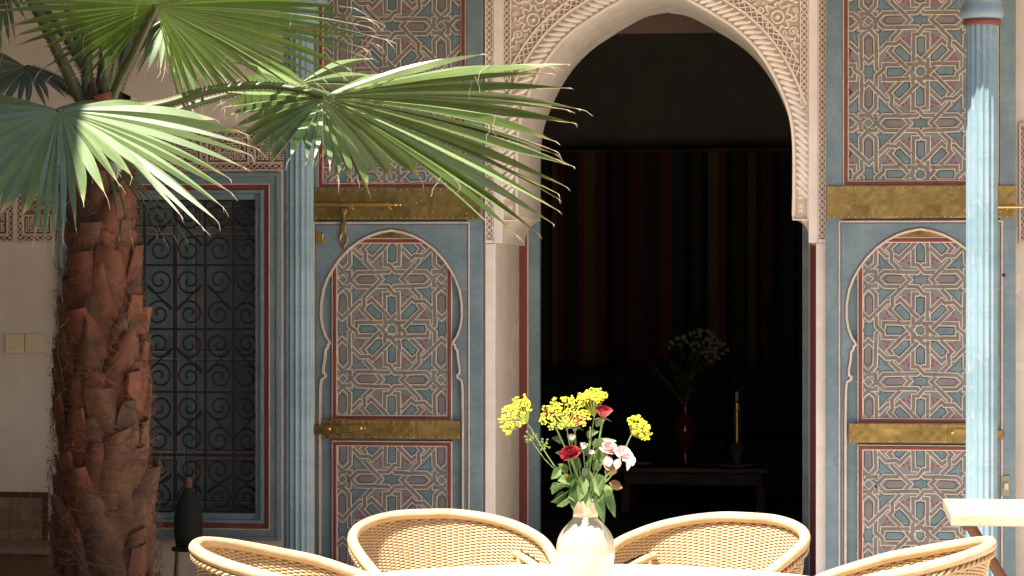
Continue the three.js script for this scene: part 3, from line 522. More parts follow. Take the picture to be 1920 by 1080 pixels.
    { const g = new G(); straightStrip(g, AX + s * 0.834, IMPOST + 0.02, AX + s * 0.834, TOP, 0.031, 0.031, 0.018, 0.027); g.build('side_lattice', M.stucco, t); }
    B(0.7605, 0.7665, 1.96, TOP, 0.030).build('fillet', M.stucco, t); B(0.724, 0.730, 2.36, TOP, 0.031).build('fillet', M.stucco, t);
    { const g = new G(); straightStrip(g, AX + s * 0.7455, 2.36, AX + s * 0.7455, TOP, 0.031, 0.031, 0.018, 0.027); g.build('side_lattice', M.stucco, t); }
  }
  // arabesque of the two spandrels: scrolls, leaves and bosses packed into the field
  const inField = (x, y, m) => { const dx = Math.abs(x - AX); if (dx > 0.720 - m || y > TOP - 0.01 || y < 2.3) return false; let best = 9; for (let k = 0; k <= N; k += 2) { const p = arcFn(k / N * LT, 0.152); best = Math.min(best, Math.hypot(p[0] - x, p[1] - y)); } const c = arcFn(clamp((x < AX ? 0.5 - dx * 0.62 : 0.5 + dx * 0.62), 0, 1) * LT, 0); // above the band?
    let inside = false; for (let k = 0; k < N; k++) { const a = arcFn(k / N * LT, 0.152), b = arcFn((k + 1) / N * LT, 0.152); if ((a[0] <= x && b[0] > x) || (b[0] <= x && a[0] > x)) { const yy = lerp(a[1], b[1], (x - a[0]) / (b[0] - a[0])); if (y > yy) inside = true; } } return inside && best > m; };
  const spots = [];
  const scroll = (x, y, R, a0, dir, turns) => { const pts = [], n = Math.round(14 * turns); for (let k = 0; k <= n; k++) { const u = k / n, a = a0 + dir * u * turns * 2 * Math.PI, q = R * (1 - 0.80 * u); pts.push(V(x + Math.cos(a) * q, y + Math.sin(a) * q, 0.0225)); } return new G().tube(pts, (u) => Math.min(0.0092, R * 0.24) * (1.05 - 0.3 * u), 7).geo(new THREE.SphereGeometry(Math.min(0.011, R * 0.3), 10, 6), T(x, y, 0.021)); };
  const rosette = (x, y, R) => { const g = new G(); for (let k = 0; k < 8; k++) { const a = k * Math.PI / 4; const pts = []; for (let q = 0; q <= 10; q++) { const b = a - 0.36 + 0.72 * q / 10, rr = R * (0.62 + 0.36 * Math.sin(Math.PI * q / 10)); pts.push(V(x + Math.cos(b) * rr, y + Math.sin(b) * rr, 0.0225)); } g.tube(pts, 0.0058, 6); } const ring = []; for (let q = 0; q < 24; q++) ring.push(V(x + Math.cos(q / 24 * 6.283) * R * 0.42, y + Math.sin(q / 24 * 6.283) * R * 0.42, 0.0225)); g.tube(ring, 0.006, 6, true); g.geo(new THREE.SphereGeometry(R * 0.17, 12, 8), T(x, y, 0.021)); return g; };
  const half = [[0.612, 2.915, 0.074, 'rose']]; spots.push(...half);
  let tries = 0; while (spots.length < 460 && tries++ < 16000) { const R = tries < 700 ? 0.036 : tries < 4500 ? 0.027 : tries < 10000 ? 0.019 : 0.012, x = 0.02 + r() * 0.71, y = 2.3 + r() * 0.9; if (!inField(AX + x, y, R * 0.92)) continue; if (spots.some((q) => Math.hypot(q[0] - x, q[1] - y) < (q[2] + R) * 0.9)) continue; spots.push([x, y, R, R > 0.015 ? 'scroll' : 'leaf']); }
  for (const [x, y, R, kind] of spots) { const a = r() * 6.28, tn = 1.25 + r() * 0.5, b = r() * 6.28; for (const s of [-1, 1]) {
    if (kind === 'rose') rosette(AX + s * x, y, R).build('rosette', M.stucco, t);
    else if (kind === 'scroll') { const g = scroll(AX + s * x, y, R * 0.86, s > 0 ? a : Math.PI - a, s, tn); const ex = AX + s * (x + Math.cos(a) * R * 0.8), ey = y + Math.sin(a) * R * 0.8, da = a + 1.9; g.tube([V(ex, ey, 0.021), V(ex - s * Math.cos(da + 1.2) * R * 0.4, ey - Math.sin(da + 1.2) * R * 0.4, 0.0235), V(ex - s * Math.cos(da + 0.9) * R * 0.95, ey - Math.sin(da + 0.9) * R * 0.95, 0.019)], (u) => 0.004 + Math.sin(Math.PI * u) * R * 0.2, 6); g.build('scroll', M.stucco, t); }
    else { const cx = AX + s * x, c = Math.cos(b) * s, d = Math.sin(b); new G().tube([V(cx - c * R, y - d * R, 0.018), V(cx - c * R * 0.3, y - d * R * 0.3, 0.023), V(cx + c * R * 1.15, y + d * R * 1.15, 0.019)], (u) => 0.003 + R * 0.5 * Math.sin(Math.PI * Math.pow(u, 0.7)), 6).build('leaf', M.stucco, t); }
  } }
}
// ---------------------------------------------------------------- carved frieze on the wall, stepping up over the window
function friezePiece(t, x0, x1, y0, y1, seed, vertical) {
  const r = rng(seed), Z = 0.004, b = 0.026;
  new G().box(x0, x1, y0, y1, 0.001, Z).build('ground', M.friezeGround, t);
  const e = new G(); e.ribbon([[x0, y0 + 0.005], [x1, y0 + 0.005]], 0.012, Z - 0.001, 0.017); e.ribbon([[x0, y1 - 0.005], [x1, y1 - 0.005]], 0.012, Z - 0.001, 0.017); e.ribbon([[x0 + 0.005, y0 + 0.012], [x0 + 0.005, y1 - 0.012]], 0.011, Z - 0.001, 0.0165); e.ribbon([[x1 - 0.005, y0 + 0.012], [x1 - 0.005, y1 - 0.012]], 0.011, Z - 0.001, 0.0165); e.build('edge_moulding', M.frieze, t);
  const l = new G(), P = 0.032;
  straightStrip(l, x0 + 0.012, y0 + 0.012 + b / 2, x1 - 0.012, y0 + 0.012 + b / 2, b, P, Z - 0.001, 0.013); straightStrip(l, x0 + 0.012, y1 - 0.012 - b / 2, x1 - 0.012, y1 - 0.012 - b / 2, b, P, Z - 0.001, 0.013);
  const n = Math.max(1, Math.round(vertical ? (y1 - y0) / (x1 - x0) : (x1 - x0) / (y1 - y0) * 0.85));
  for (let k = 0; k <= n; k++) { if (vertical) { if (k && k < n) straightStrip(l, x0 + 0.012, lerp(y0, y1, k / n), x1 - 0.012, lerp(y0, y1, k / n), b, P, Z - 0.001, 0.0131); } else { const x = clamp(lerp(x0, x1, k / n), x0 + 0.012 + b / 2, x1 - 0.012 - b / 2); straightStrip(l, x, y0 + 0.012 + b, x, y1 - 0.012 - b, b, P, Z - 0.001, 0.0131); } }
  if (vertical) for (const x of [x0 + 0.012 + b / 2, x1 - 0.012 - b / 2]) straightStrip(l, x, y0 + 0.012 + b, x, y1 - 0.012 - b, b, P, Z - 0.001, 0.0131);
  l.build('lattice', M.frieze, t);
  for (let k = 0; k < n; k++) { // squared knotwork in each field
    const m = 0.012 + b + 0.004, fx0 = vertical ? x0 + m : lerp(x0, x1, k / n) + (k ? b / 2 + 0.004 : m), fx1 = vertical ? x1 - m : lerp(x0, x1, (k + 1) / n) - (k < n - 1 ? b / 2 + 0.004 : m), fy0 = vertical ? lerp(y0, y1, k / n) + m : y0 + m, fy1 = vertical ? lerp(y0, y1, (k + 1) / n) - m : y1 - m;
    const g = new G(), w = fx1 - fx0, h = fy1 - fy0; if (w < 0.05 || h < 0.05) continue; g.ribbon([[fx0, fy0], [fx1, fy0], [fx1, fy1], [fx0, fy1]], 0.009, Z - 0.001, 0.015, true);
    const nx = Math.max(5, Math.round(w / 0.0125) | 1), ny = Math.max(5, Math.round(h / 0.0125) | 1), dx = w / nx, dy = h / ny, on = (i, j) => [fx0 + dx * (i + 0.5), fy0 + dy * (j + 0.5)];
    for (let i = 1; i < nx / 2; i++) for (let j = 1; j < ny - 1; j++) { const q = r(); const seg = q < 0.42 ? [[i, j], [i + 1, j]] : q < 0.86 ? [[i, j], [i, j + 1]] : q < 0.93 ? [[i, j], [i + 1, j + 1]] : null; if (!seg) continue; for (const mir of [0, 1]) { const a = on(mir ? nx - 1 - seg[0][0] : seg[0][0], seg[0][1]), c = on(mir ? nx - 1 - seg[1][0] : seg[1][0], seg[1][1]), L = Math.hypot(c[0] - a[0], c[1] - a[1]); const ux = (c[0] - a[0]) / L * 0.003, uy = (c[1] - a[1]) / L * 0.003; g.ribbon([[a[0] - ux, a[1] - uy], [c[0] + ux, c[1] + uy]], 0.006, Z - 0.001, 0.0125 + r() * 0.0015); } }
    g.build('knotwork', M.frieze, t);
  }
}
{
  const t = thing('carved_frieze', 'carved plaster frieze on red ground stepping up over the grilled window', 'frieze'), xw = at(112, 450, 0).x, x0 = at(30, 450, 0).x, yb = wy(455, 60), ya = wy(382, 60), t0 = wy(321, 450), t1 = wy(243, 450);
  friezePiece(t, -5.69, x0 - 0.001, yb, ya, 41); friezePiece(t, x0, xw, yb, t0 - 0.001, 42, true); friezePiece(t, x0 - 0.0, -2.72, t0, t1, 43);
}
{
  const t = thing('carved_frieze', 'strip of carved plaster frieze at the right edge beside the right door leaf', 'frieze'), xa = at(1906, 300, 0).x + 0.012;
  friezePiece(t, xa, xa + 0.2, at(1912, 455, 0).y, at(1912, 231, 0).y, 44, true); friezePiece(t, xa + 0.201, 4.69, at(1912, 455, 0).y, at(1912, 385, 0).y, 45);
}
// ================================================================ grilled window on the left
{
  const t = thing('grilled_window', 'dark blue wooden window behind a wrought iron scroll grille, left of the doorway', 'window');
  const XA = -3.972, XB = -2.817, YA = wy(1012, 480), YB = wy(325, 480), fr = (i, w, z0, z1, mt, n) => { // rectangular frame, i from the outside
    const g = new G(); g.box(XA + i, XA + i + w, YA + i, YB - i, z0, z1, 0.002); g.box(XB - i - w, XB - i, YA + i, YB - i, z0, z1, 0.002); g.box(XA + i + w + 0.0004, XB - i - w - 0.0004, YB - i - w, YB - i, z0, z1, 0.002); g.box(XA + i + w + 0.0004, XB - i - w - 0.0004, YA + i, YA + i + w, z0, z1, 0.002); return g.build(n, mt, t);
  };
  fr(0, 0.019, 0.001, 0.040, M.blue, 'casing'); fr(0.0195, 0.033, 0.001, 0.032, M.blue, 'casing'); fr(0.053, 0.005, 0.001, 0.035, M.cream, 'painted_line'); fr(0.0585, 0.026, 0.001, 0.022, M.red, 'red_band');
  fr(0.085, 0.018, -0.03, 0.030, M.blue, 'inner_frame'); fr(0.1035, 0.03, -0.37, 0.006, M.blue, 'reveal_board');
  const xa = XA + 0.134, xb = XB - 0.134, ya = YA + 0.134, yb = YB - 0.134, xm = at(328, 600, -0.1).x, zs = -0.34;
  // two shutter leaves
  for (const [a, b] of [[xa - 0.02, xm - 0.0015], [xm + 0.0015, xb + 0.02]]) {
    const s = new G().box(a, b, ya - 0.02, yb + 0.02, zs - 0.03, zs - 0.012, 0).build('shutter', M.blue, t), st = 0.045, yr = [ya - 0.02, wy(862, 400), wy(670, 400), wy(430, 400), yb + 0.02];
    for (const [u, v] of [[a, a + st], [b - st, b]]) new G().box(u, v, ya - 0.02, yb + 0.02, zs - 0.0125, zs + 0.004, 0.003).build('stile', M.blue, s);
    yr.forEach((y, k) => { const y0 = k === 0 ? y : k === 4 ? y - 0.05 : y - 0.022, y1 = k === 0 ? y + 0.05 : k === 4 ? y : y + 0.022; new G().box(a + st + 0.0005, b - st - 0.0005, y0, y1, zs - 0.0125, zs + 0.003, 0.003).build('rail', M.blue, s); });
    for (let k = 0; k < 4; k++) {
      const y0 = yr[k] + (k ? 0.022 : 0.05), y1 = yr[k + 1] - (k < 3 ? 0.022 : 0.05), g = new G(), h = new G(); const e = 0.004;
      g.ribbon([[a + st + e, y0 + e], [b - st - e, y0 + e], [b - st - e, y1 - e], [a + st + e, y1 - e]], 0.006, zs - 0.013, zs - 0.002, true); g.build('red_line', M.red, s);
      h.ribbon([[a + st - 0.004, y0 - 0.004], [b - st + 0.004, y0 - 0.004], [b - st + 0.004, y1 + 0.004], [a + st - 0.004, y1 + 0.004]], 0.0035, zs - 0.003, zs + 0.0065, true); h.build('painted_line', M.cream, s);
      if (y1 - y0 > 0.15) new G().box(a + st + 0.05, b - st - 0.05, y0 + 0.05, y1 - 0.05, zs - 0.0125, zs - 0.005, 0.004).build('raised_panel', M.blue, s);
    }
  }
  // wrought iron grille
  const zg = -0.035, bars = [271, 327, 385, 438, 489].map((p) => at(p, 600, zg).x); const pitch = (bars[4] - bars[0]) / 4; while (bars[0] - pitch > xa) bars.unshift(bars[0] - pitch);
  const rows = [372, 380, 497, 617, 735, 853, 972].map((p) => at(400, p, zg).y), gr = new G().box(xa - 0.005, xa + 0.007, ya, yb, zg - 0.006, zg + 0.006, 0.002).box(xb - 0.007, xb + 0.005, ya, yb, zg - 0.006, zg + 0.006, 0.002).box(xa + 0.008, xb - 0.008, ya - 0.004, ya + 0.008, zg - 0.006, zg + 0.006, 0.002).box(xa + 0.008, xb - 0.008, yb - 0.008, yb + 0.004, zg - 0.006, zg + 0.006, 0.002).build('grille_frame', M.iron, t);
  for (const x of bars) new G().box(x - 0.0062, x + 0.0062, ya + 0.009, yb - 0.009, zg - 0.005, zg + 0.005, 0.0015).build('bar', M.iron, gr);
  for (const y of rows.slice(2, 6)) new G().box(xa + 0.008, xb - 0.008, y - 0.006, y + 0.006, zg + 0.0055, zg + 0.0135, 0.0015).build('crossbar', M.iron, gr);
  const H = rows[2] - rows[3];
  const scrollMesh = (cx, cy, w, h, f) => { // S scroll: two spirals joined by a diagonal
    const R = w * 0.46, spir = (sx, sy, dir) => { const p = []; for (let k = 0; k <= 26; k++) { const u = k / 26, a = u * 2 * Math.PI * 1.6, q = R * (0.12 + 0.88 * Math.pow(u, 0.85)); p.push([sx + Math.cos(a * dir + 0.9) * q, sy + Math.sin(a * dir + 0.9) * q]); } return p; };
    const yo = h / 2 - R - 0.004, A = spir(0.002, yo, -1), B = A.map(([x, y]) => [-x, -y]).reverse();
    const pts = [...A, ...B].map(([x, y]) => V(cx + f * x, cy + y, zg + 0.004)); return new G().tube(spline(pts, 90), 0.0054, 6);
  };
  const xs = [xa + 0.004, ...bars, xb - 0.004]; const ys = [yb, ...rows.slice(2, 6), ya];
  for (let i = 0; i + 1 < xs.length; i++) { if (xs[i + 1] - xs[i] < 0.06) continue; for (let j = 0; j + 1 < ys.length; j++) scrollMesh((xs[i] + xs[i + 1]) / 2, (ys[j] + ys[j + 1]) / 2, Math.min(pitch, xs[i + 1] - xs[i]), ys[j] - ys[j + 1] - 0.012, (i + j) % 2 ? 1 : -1).build('scroll', M.iron, gr); }
}
// dark bottle shaped lantern in front of the window, on a slim stand
{
  const p = at(353, 980, 0.22), t = thing('lantern', 'dark green bottle shaped lantern on a slim stand before the grilled window', 'lantern', null, V(p.x, 0, 0.22)), y = (py) => at(353, py, 0.22).y, dg = surf([0.010, 0.013, 0.009], [0.006, 0.008, 0.006], { size: 0.2, seed: 90, rough: 0.8 }), s = 1 / 430;
  new G().geo(lathe([[0, y(1025)], [26 * s, y(1025)], [31 * s, y(1000)], [31 * s, y(970)], [26 * s, y(945)], [15 * s, y(925)], [9 * s, y(915)], [8 * s, y(893)], [0, y(893)]], 32)).build('body', dg, t);
  new G().geo(lathe([[0, y(916)], [8.5 * s, y(916)], [9.5 * s, y(912)], [9.5 * s, y(898)], [8.4 * s, y(894)], [0, y(894)]], 24)).build('collar', plain([0.12, 0.06, 0.04], 0.6), t);
  new G().tube([V(0, y(893), 0), V(0.002, y(872), 0)], (u) => 0.006 - 0.003 * u, 8).build('finial', M.iron, t);
  new G().geo(lathe([[0, y(1026)], [36 * s, y(1026)], [36 * s, y(1032)], [0, y(1032)]], 32)).build('tray', dg, t);
  for (let k = 0; k < 4; k++) { const a = k * Math.PI / 2 + 0.5; new G().tube([V(Math.cos(a) * 0.075, y(1030), Math.sin(a) * 0.075), V(Math.cos(a) * 0.1, 0.002, Math.sin(a) * 0.1)], 0.009, 8).build('leg', plain([0.10, 0.10, 0.075], 0.35, { metal: 0.5 }), t); }
}
// ================================================================ fan palm in the courtyard
// blade: veins along the length (v), straw-coloured dry end with brown flecks
const leafMat = (c, d, tr, rough = 0.45, coat = 0) => {
  const n = 128, f = fbm(n, [n / 2, n / 6, n / 20, 3], [0.7, 0.8, 0.8, 0.6], 101), f2 = fbm(n, [n / 3, n / 10, 5], [1, 1, 1], 108), sc = toS(c), sd = toS(d), dry = toS([0.40, 0.30, 0.11]), brown = toS([0.17, 0.085, 0.03]);
  const m = new THREE.MeshPhysicalMaterial({ color: 0xffffff, roughness: rough, clearcoat: coat, clearcoatRoughness: 0.3, transmission: tr, thickness: 0, side: THREE.DoubleSide, map: dataTex(n, (x, y, i) => { const v = y / n, vein = 0.5 + 0.5 * Math.sin(x / n * 2 * Math.PI * 9), t = clamp((f[i] - 0.5) * 2 + 0.35 + vein * 0.35, 0, 1), e = smooth((v + (f2[i] - 0.5) * 0.16 - 0.86) / 0.08), b = f2[i] > 0.72 ? 0.6 : 0; return [0, 1, 2].map((k) => lerp(lerp(lerp(sc[k], sd[k], t), dry[k], e * 0.75), brown[k], b * (0.25 + e * 0.6))); }, true, 1) });
  m.map.wrapT = THREE.ClampToEdgeWrapping; return m;
};
const PM = {
  leafA: leafMat([0.15, 0.205, 0.05], [0.085, 0.13, 0.03], 0.24), leafGrey: leafMat([0.165, 0.22, 0.07], [0.10, 0.155, 0.045], 0.24, 0.55), leafSunTint: leafMat([0.215, 0.28, 0.085], [0.13, 0.19, 0.05], 0.2, 0.34, 0.4), leafBright: leafMat([0.15, 0.235, 0.025], [0.085, 0.15, 0.015], 0.5, 0.55), leafOld: leafMat([0.12, 0.13, 0.075], [0.07, 0.085, 0.045], 0.2, 0.6),  // lighter coated copy for the sunlit leaf half: sunlight put into its colour
  petiole: surf([0.095, 0.125, 0.03], [0.065, 0.065, 0.022], { size: 0.3, seed: 104, rough: 0.45 }), thorn: plain([0.12, 0.05, 0.02], 0.5), thread: plain([0.48, 0.40, 0.27], 0.7),
  tip: plain([0.36, 0.25, 0.09], 0.6),
  boot: [[0.205, 0.060, 0.023], [0.15, 0.044, 0.019], [0.09, 0.036, 0.018], [0.145, 0.060, 0.027]].map((c, k) => surf(c, c.map((x) => x * 0.5), { size: 0.16, seed: 110 + k, rough: 0.75, bump: 0.0025, cells: [64, 30, 6, 2] })),
  core: surf([0.115, 0.062, 0.034], [0.075, 0.04, 0.022], { size: 0.2, seed: 116, rough: 0.95, bump: 0.004 }), fibre: plain([0.20, 0.11, 0.05], 0.9), fibreDark: plain([0.09, 0.045, 0.02], 0.9), moss: plain([0.05, 0.055, 0.02], 0.9),
};
const PZ = 2.4, palm = thing('palm_tree', 'fan palm with shaggy brown trunk and big green leaves at the left', 'palm tree', null, V(at(197, 1080, PZ).x, 0, PZ));
const PO = palm.position;                                       // parts are local to the foot
const pl = (px, py, dz = 0) => at(px, py, PZ + dz).sub(PO);
{ // trunk: core, old leaf bases in spirals, fibre
  const r = rng(201), spine = [[197, 1080, 100], [196, 950, 97], [195, 800, 91], [192, 680, 84], [192, 560, 75], [192, 450, 62], [194, 340, 46], [196, 260, 40], [196, 215, 30]].map(([px, py, w]) => { const a = pl(px, py); return [a.y, a.x, w / 445]; });
  spine.unshift([-0.0, spine[0][1], 0.235]);
  const axis = (y) => { let k = 0; while (k < spine.length - 2 && spine[k + 1][0] < y) k++; const t = clamp((y - spine[k][0]) / (spine[k + 1][0] - spine[k][0]), 0, 1); return [lerp(spine[k][1], spine[k + 1][1], t), lerp(spine[k][2], spine[k + 1][2], t)]; };
  const top = spine[spine.length - 1][0];
  const trunk = new G().grid(36, 40, (u, v) => { const y = v * top, [cx, R] = axis(y), a = u * 2 * Math.PI, q = R * (0.86 + 0.05 * Math.sin(7 * a + y * 20) + 0.03 * Math.sin(13 * a - y * 31)); return V(cx + Math.cos(a) * q, y, -Math.sin(a) * q); }, true).build('trunk', PM.core, palm);
  const golden = 2.39996, N = 165; const fib = new G(), fib2 = new G();
  for (let k = 0; k < N; k++) {
    const u = k / N, y0 = 0.02 + Math.pow(u, 0.94) * (top - 0.10), a = k * golden + (r() - 0.5) * 0.25, [cx, R] = axis(y0), sc = 0.62 + 0.38 * R / 0.22;
    const W = (0.072 + r() * 0.05) * sc, Hh = (0.20 + r() * 0.12) * sc, lean = 0.02 + r() * 0.16, tw = (r() - 0.5) * 0.9, cut = 0.22 + r() * 0.5, thick = 0.007 + r() * 0.007, cutTilt = (r() - 0.5) * 0.8;
    const rad = V(Math.cos(a), 0, -Math.sin(a)), tan = V(Math.sin(a), 0, Math.cos(a)), up = V(0, 1, 0).addScaledVector(rad, lean * 0.35).addScaledVector(tan, tw).normalize();
    const base = V(cx, y0, 0).addScaledVector(rad, R * 0.83);
    const P = (s, t, d) => { const w = W * lerp(1, cut, Math.pow(t, 1.3)), curve = -(s * s) * w * 0.55; return base.clone().addScaledVector(tan, s * w).addScaledVector(up, (t + cutTilt * s * 0.22 * t) * Hh).addScaledVector(rad, curve + Math.sin(t * 1.5) * 0.016 * sc * (0.4 + lean * 3) + d * thick); };
    const g = new G().grid(6, 6, (s, t) => P(s * 2 - 1, t, 1)).grid(6, 1, (s, t) => P(s * 2 - 1, 1, 1 - t)); for (const s of [-1, 1]) g.grid(1, 6, (d, t) => P(s, t, s > 0 ? 1 - d : d));
    g.build('leaf_base', PM.boot[(r() * 4) | 0], trunk);
    const nf = 5 + (r() * 6 | 0); // loose fibres at the edges of the base
    for (let q = 0; q < nf; q++) { const s = (r() < 0.5 ? -1 : 1) * (0.7 + r() * 0.35), t = r(), pts = [P(s, t, 0.9)]; let d = rad.clone().multiplyScalar(0.25 + r() * 0.8).addScaledVector(tan, (r() - 0.5) * 2.2).addScaledVector(V(0, 1, 0), (r() - 0.35) * 1.5).normalize(); const L = 0.012 + r() * 0.035 * sc; for (let m = 0; m < 6; m++) { d.add(V((r() - 0.5) * 0.9, (r() - 0.55) * 0.9, (r() - 0.5) * 0.9)).normalize(); pts.push(pts[pts.length - 1].clone().addScaledVector(d, L / 3)); } (r() < 0.55 ? fib : fib2).tube(pts, 0.0007 + r() * 0.0006, 3, false, false); }
  }
  for (let k = 0; k < 2200; k++) { // matted fibre lying over the trunk
    const y = 0.1 + r() * (top - 0.06), [cx, R] = axis(y), a = r() * 6.283; const pts = []; let aa = a, yy = y, q = R * (0.98 + r() * 0.12); const da = (r() - 0.5) * 0.24, dy = (r() - 0.5) * 0.028; for (let m = 0; m < 7; m++) { pts.push(V(cx + Math.cos(aa) * q, yy, -Math.sin(aa) * q)); aa += da + (r() - 0.5) * 0.14; yy += dy + (r() - 0.5) * 0.022; q += (r() - 0.42) * 0.013; } (r() < 0.5 ? fib : fib2).tube(pts, 0.0008 + r() * 0.0007, 3, false, false);
  }
  tag(fib.build('fibre', PM.fibre, trunk), null, null, null, 'stuff'); tag(fib2.build('fibre', PM.fibreDark, trunk), null, null, null, 'stuff');
}
// one fan leaf: hastula H, tips of its folded segments in order round the fan, petiole points from the crown to H
function frond(H, tips, n, o = {}) {
  const r = rng(o.seed ?? 1), f = new THREE.Group(); f.name = 'leaf'; palm.add(f); if (o.label) f.userData.label = o.label;
  const ctrl = new THREE.CatmullRomCurve3(tips, false, 'centripetal'), T0 = Array.from({ length: n }, (_, k) => { const p = ctrl.getPoint(n > 1 ? k / (n - 1) : 0); const L = p.distanceTo(H), e = o.jitter ?? 0.05; return p.add(V((r() - 0.5) * e, (r() - 0.5) * e, (r() - 0.5) * e * 1.4)).sub(H).multiplyScalar(1 + (r() - 0.5) * (o.len ?? 0.10)).add(H); });
  const bow = o.bow ?? 0.07, split = o.split ?? 0.5, fold = o.fold ?? 0.5, ST = 13, maxW = o.maxW ?? 0.034;
  const line = (k, t) => { k = clamp(k, 0, n - 1); const a = T0[k], L = a.distanceTo(H); const m = H.clone().lerp(a, 0.55).add(V(0, bow * L, 0)); const p = H.clone().multiplyScalar((1 - t) ** 2).addScaledVector(m, 2 * t * (1 - t)).addScaledVector(a, t * t); p.y -= (o.droop ?? 0.03) * L * Math.pow(t, 4) * 0.5; return p; };
  const th = new G(), mids = [];
  const nrm = (k, t) => { const a = line(k - 1, t), b = line(k + 1, t), c = line(k, Math.max(0, t - 0.05)), d = line(k, Math.min(1, t + 0.05)); const s = b.sub(a), u = d.sub(c); return u.cross(s).normalize(); };
  const side = (o.flip ? -1 : 1);
  for (let k = 0; k < n; k++) {
    const sp = (o.split1 ? lerp(split, o.split1, k / (n - 1)) : split) * (0.86 + r() * 0.3), P = [], twist = (r() - 0.5) * 0.5;
    for (let j = 0; j <= ST; j++) {
      const t = 0.012 + 0.988 * j / ST, c = line(k, t), L = line(k - 1, t), R = line(k + 1, t); let l = L.clone().sub(c).multiplyScalar(0.5), q = R.clone().sub(c).multiplyScalar(0.5);
      if (k === 0) l = q.clone().negate(); if (k === n - 1) q = l.clone().negate();
      const tt = Math.min(t, sp), wl = Math.min(l.length(), maxW * (0.25 + 0.75 * tt / sp)), wq = Math.min(q.length(), maxW * (0.25 + 0.75 * tt / sp));
      const tap = t > sp ? Math.pow(Math.max(0, 1 - Math.pow((t - sp) / (1 - sp), 1.35)), 0.9) : 1; const N = nrm(k, t).multiplyScalar(side);
      // after the split the two halves close towards each other, folded like a keel
      const close = t > sp ? 1 - 0.35 * (t - sp) / (1 - sp) : 1;
      const w = (wl + wq) / 2, s1 = l.clone().setLength(Math.max(1e-5, wl * tap * close)), s2 = q.clone().setLength(Math.max(1e-5, wq * tap * close));
      if (t > sp) { s1.applyAxisAngle(line(k, t).sub(line(k, t - 0.05)).normalize(), twist * (t - sp) * 2); s2.applyAxisAngle(line(k, t).sub(line(k, t - 0.05)).normalize(), twist * (t - sp) * 2); }
      const h = fold * w * tap * 1.1;
      P.push([c.clone().add(s1).addScaledVector(N, -h * 0.5), c.clone().addScaledVector(N, h * 0.5), c.clone().add(s2).addScaledVector(N, -h * 0.5)]);
    }
    const g = new G(); g.grid(1, ST, (u, v) => P[Math.round(v * ST)][u < 0.5 ? 0 : 1]).grid(1, ST, (u, v) => P[Math.round(v * ST)][u < 0.5 ? 1 : 2]);
    { const off = r(); for (let q = 0; q < g.uv.length; q += 2) g.uv[q] = g.uv[q] * 0.5 + off; }
    g.build('leaf_segment', o.mat ?? PM.leafA, f, true);
    // dry thread ends
    const tip = P[ST][1], dir = tip.clone().sub(P[ST - 2][1]).normalize();
    for (let q = 0; q < (o.threads ?? 2); q++) { const pts = [P[ST - 1][1].clone(), tip.clone()]; const d = dir.clone().add(V((r() - 0.5) * 0.5, (r() - 0.5) * 0.5, (r() - 0.5) * 0.5)).normalize(), L = (0.012 + r() * r() * 0.08) * (o.threadLen ?? 1), cu = (r() - 0.5) * 0.7; for (let m = 0; m < 6; m++) { d.add(V((r() - 0.5) * 0.4 + cu * 0.3, -0.16 + (r() - 0.5) * 0.5, (r() - 0.5) * 0.4)).normalize(); pts.push(pts[pts.length - 1].clone().addScaledVector(d, L / 6)); } th.tube(pts, (u) => 0.0012 - 0.0008 * u, 4, false, false); }
    if (r() < (o.splitThreads ?? 0.22)) { const j = Math.round(ST * sp) + 1, s = P[Math.min(ST, j)][2], pts = [s.clone()]; const d = V((r() - 0.5), -0.4, (r() - 0.5)).normalize(); for (let m = 0; m < 7; m++) { d.add(V((r() - 0.5) * 1.1, -0.2 + (r() - 0.5) * 0.9, (r() - 0.5) * 1.1)).normalize(); pts.push(pts[pts.length - 1].clone().addScaledVector(d, 0.011 + r() * 0.006)); } th.tube(pts, 0.0007, 3, false, false); }
  }
  tag(th.build('thread', PM.thread, f), null, null, null, 'stuff');
  if (o.petiole) {
    const pts = spline(o.petiole, 26), w0 = o.w0 ?? 0.036, w1 = o.w1 ?? 0.017, pet = new G().tube(pts, (u) => lerp(w0, w1, Math.pow(u, 0.7)), 10, false, true, 0.55).build('petiole', PM.petiole, f);
    if (o.thorns !== false) { const g = new G(); for (let k = 1; k < 25; k++) for (const s of [-1, 1]) { const a = pts[k], tn = pts[k + 1].clone().sub(pts[k - 1]).normalize(), sd = V(0, 0, 1).cross(tn).normalize().multiplyScalar(s), w = lerp(w0, w1, Math.pow(k / 26, 0.7)); for (const e of [0, 0.5]) { const b = a.clone().lerp(pts[Math.min(26, k + 1)], e).addScaledVector(sd, w * 0.9); g.tube([b, b.clone().addScaledVector(sd, 0.006).addScaledVector(tn, 0.004), b.clone().addScaledVector(sd, 0.010).addScaledVector(tn, 0.009)], (u) => 0.0028 * (1 - u * 0.9), 4, false, false); } } tag(g.build('thorn', PM.thorn, pet), null, null, null, 'stuff'); }
    new G().geo(new THREE.SphereGeometry(w1 * 1.15, 10, 8).scale(1, 0.8, 0.8), T(H.x, H.y, H.z)).build('hastula', PM.petiole, f);
  }
  return f;
}
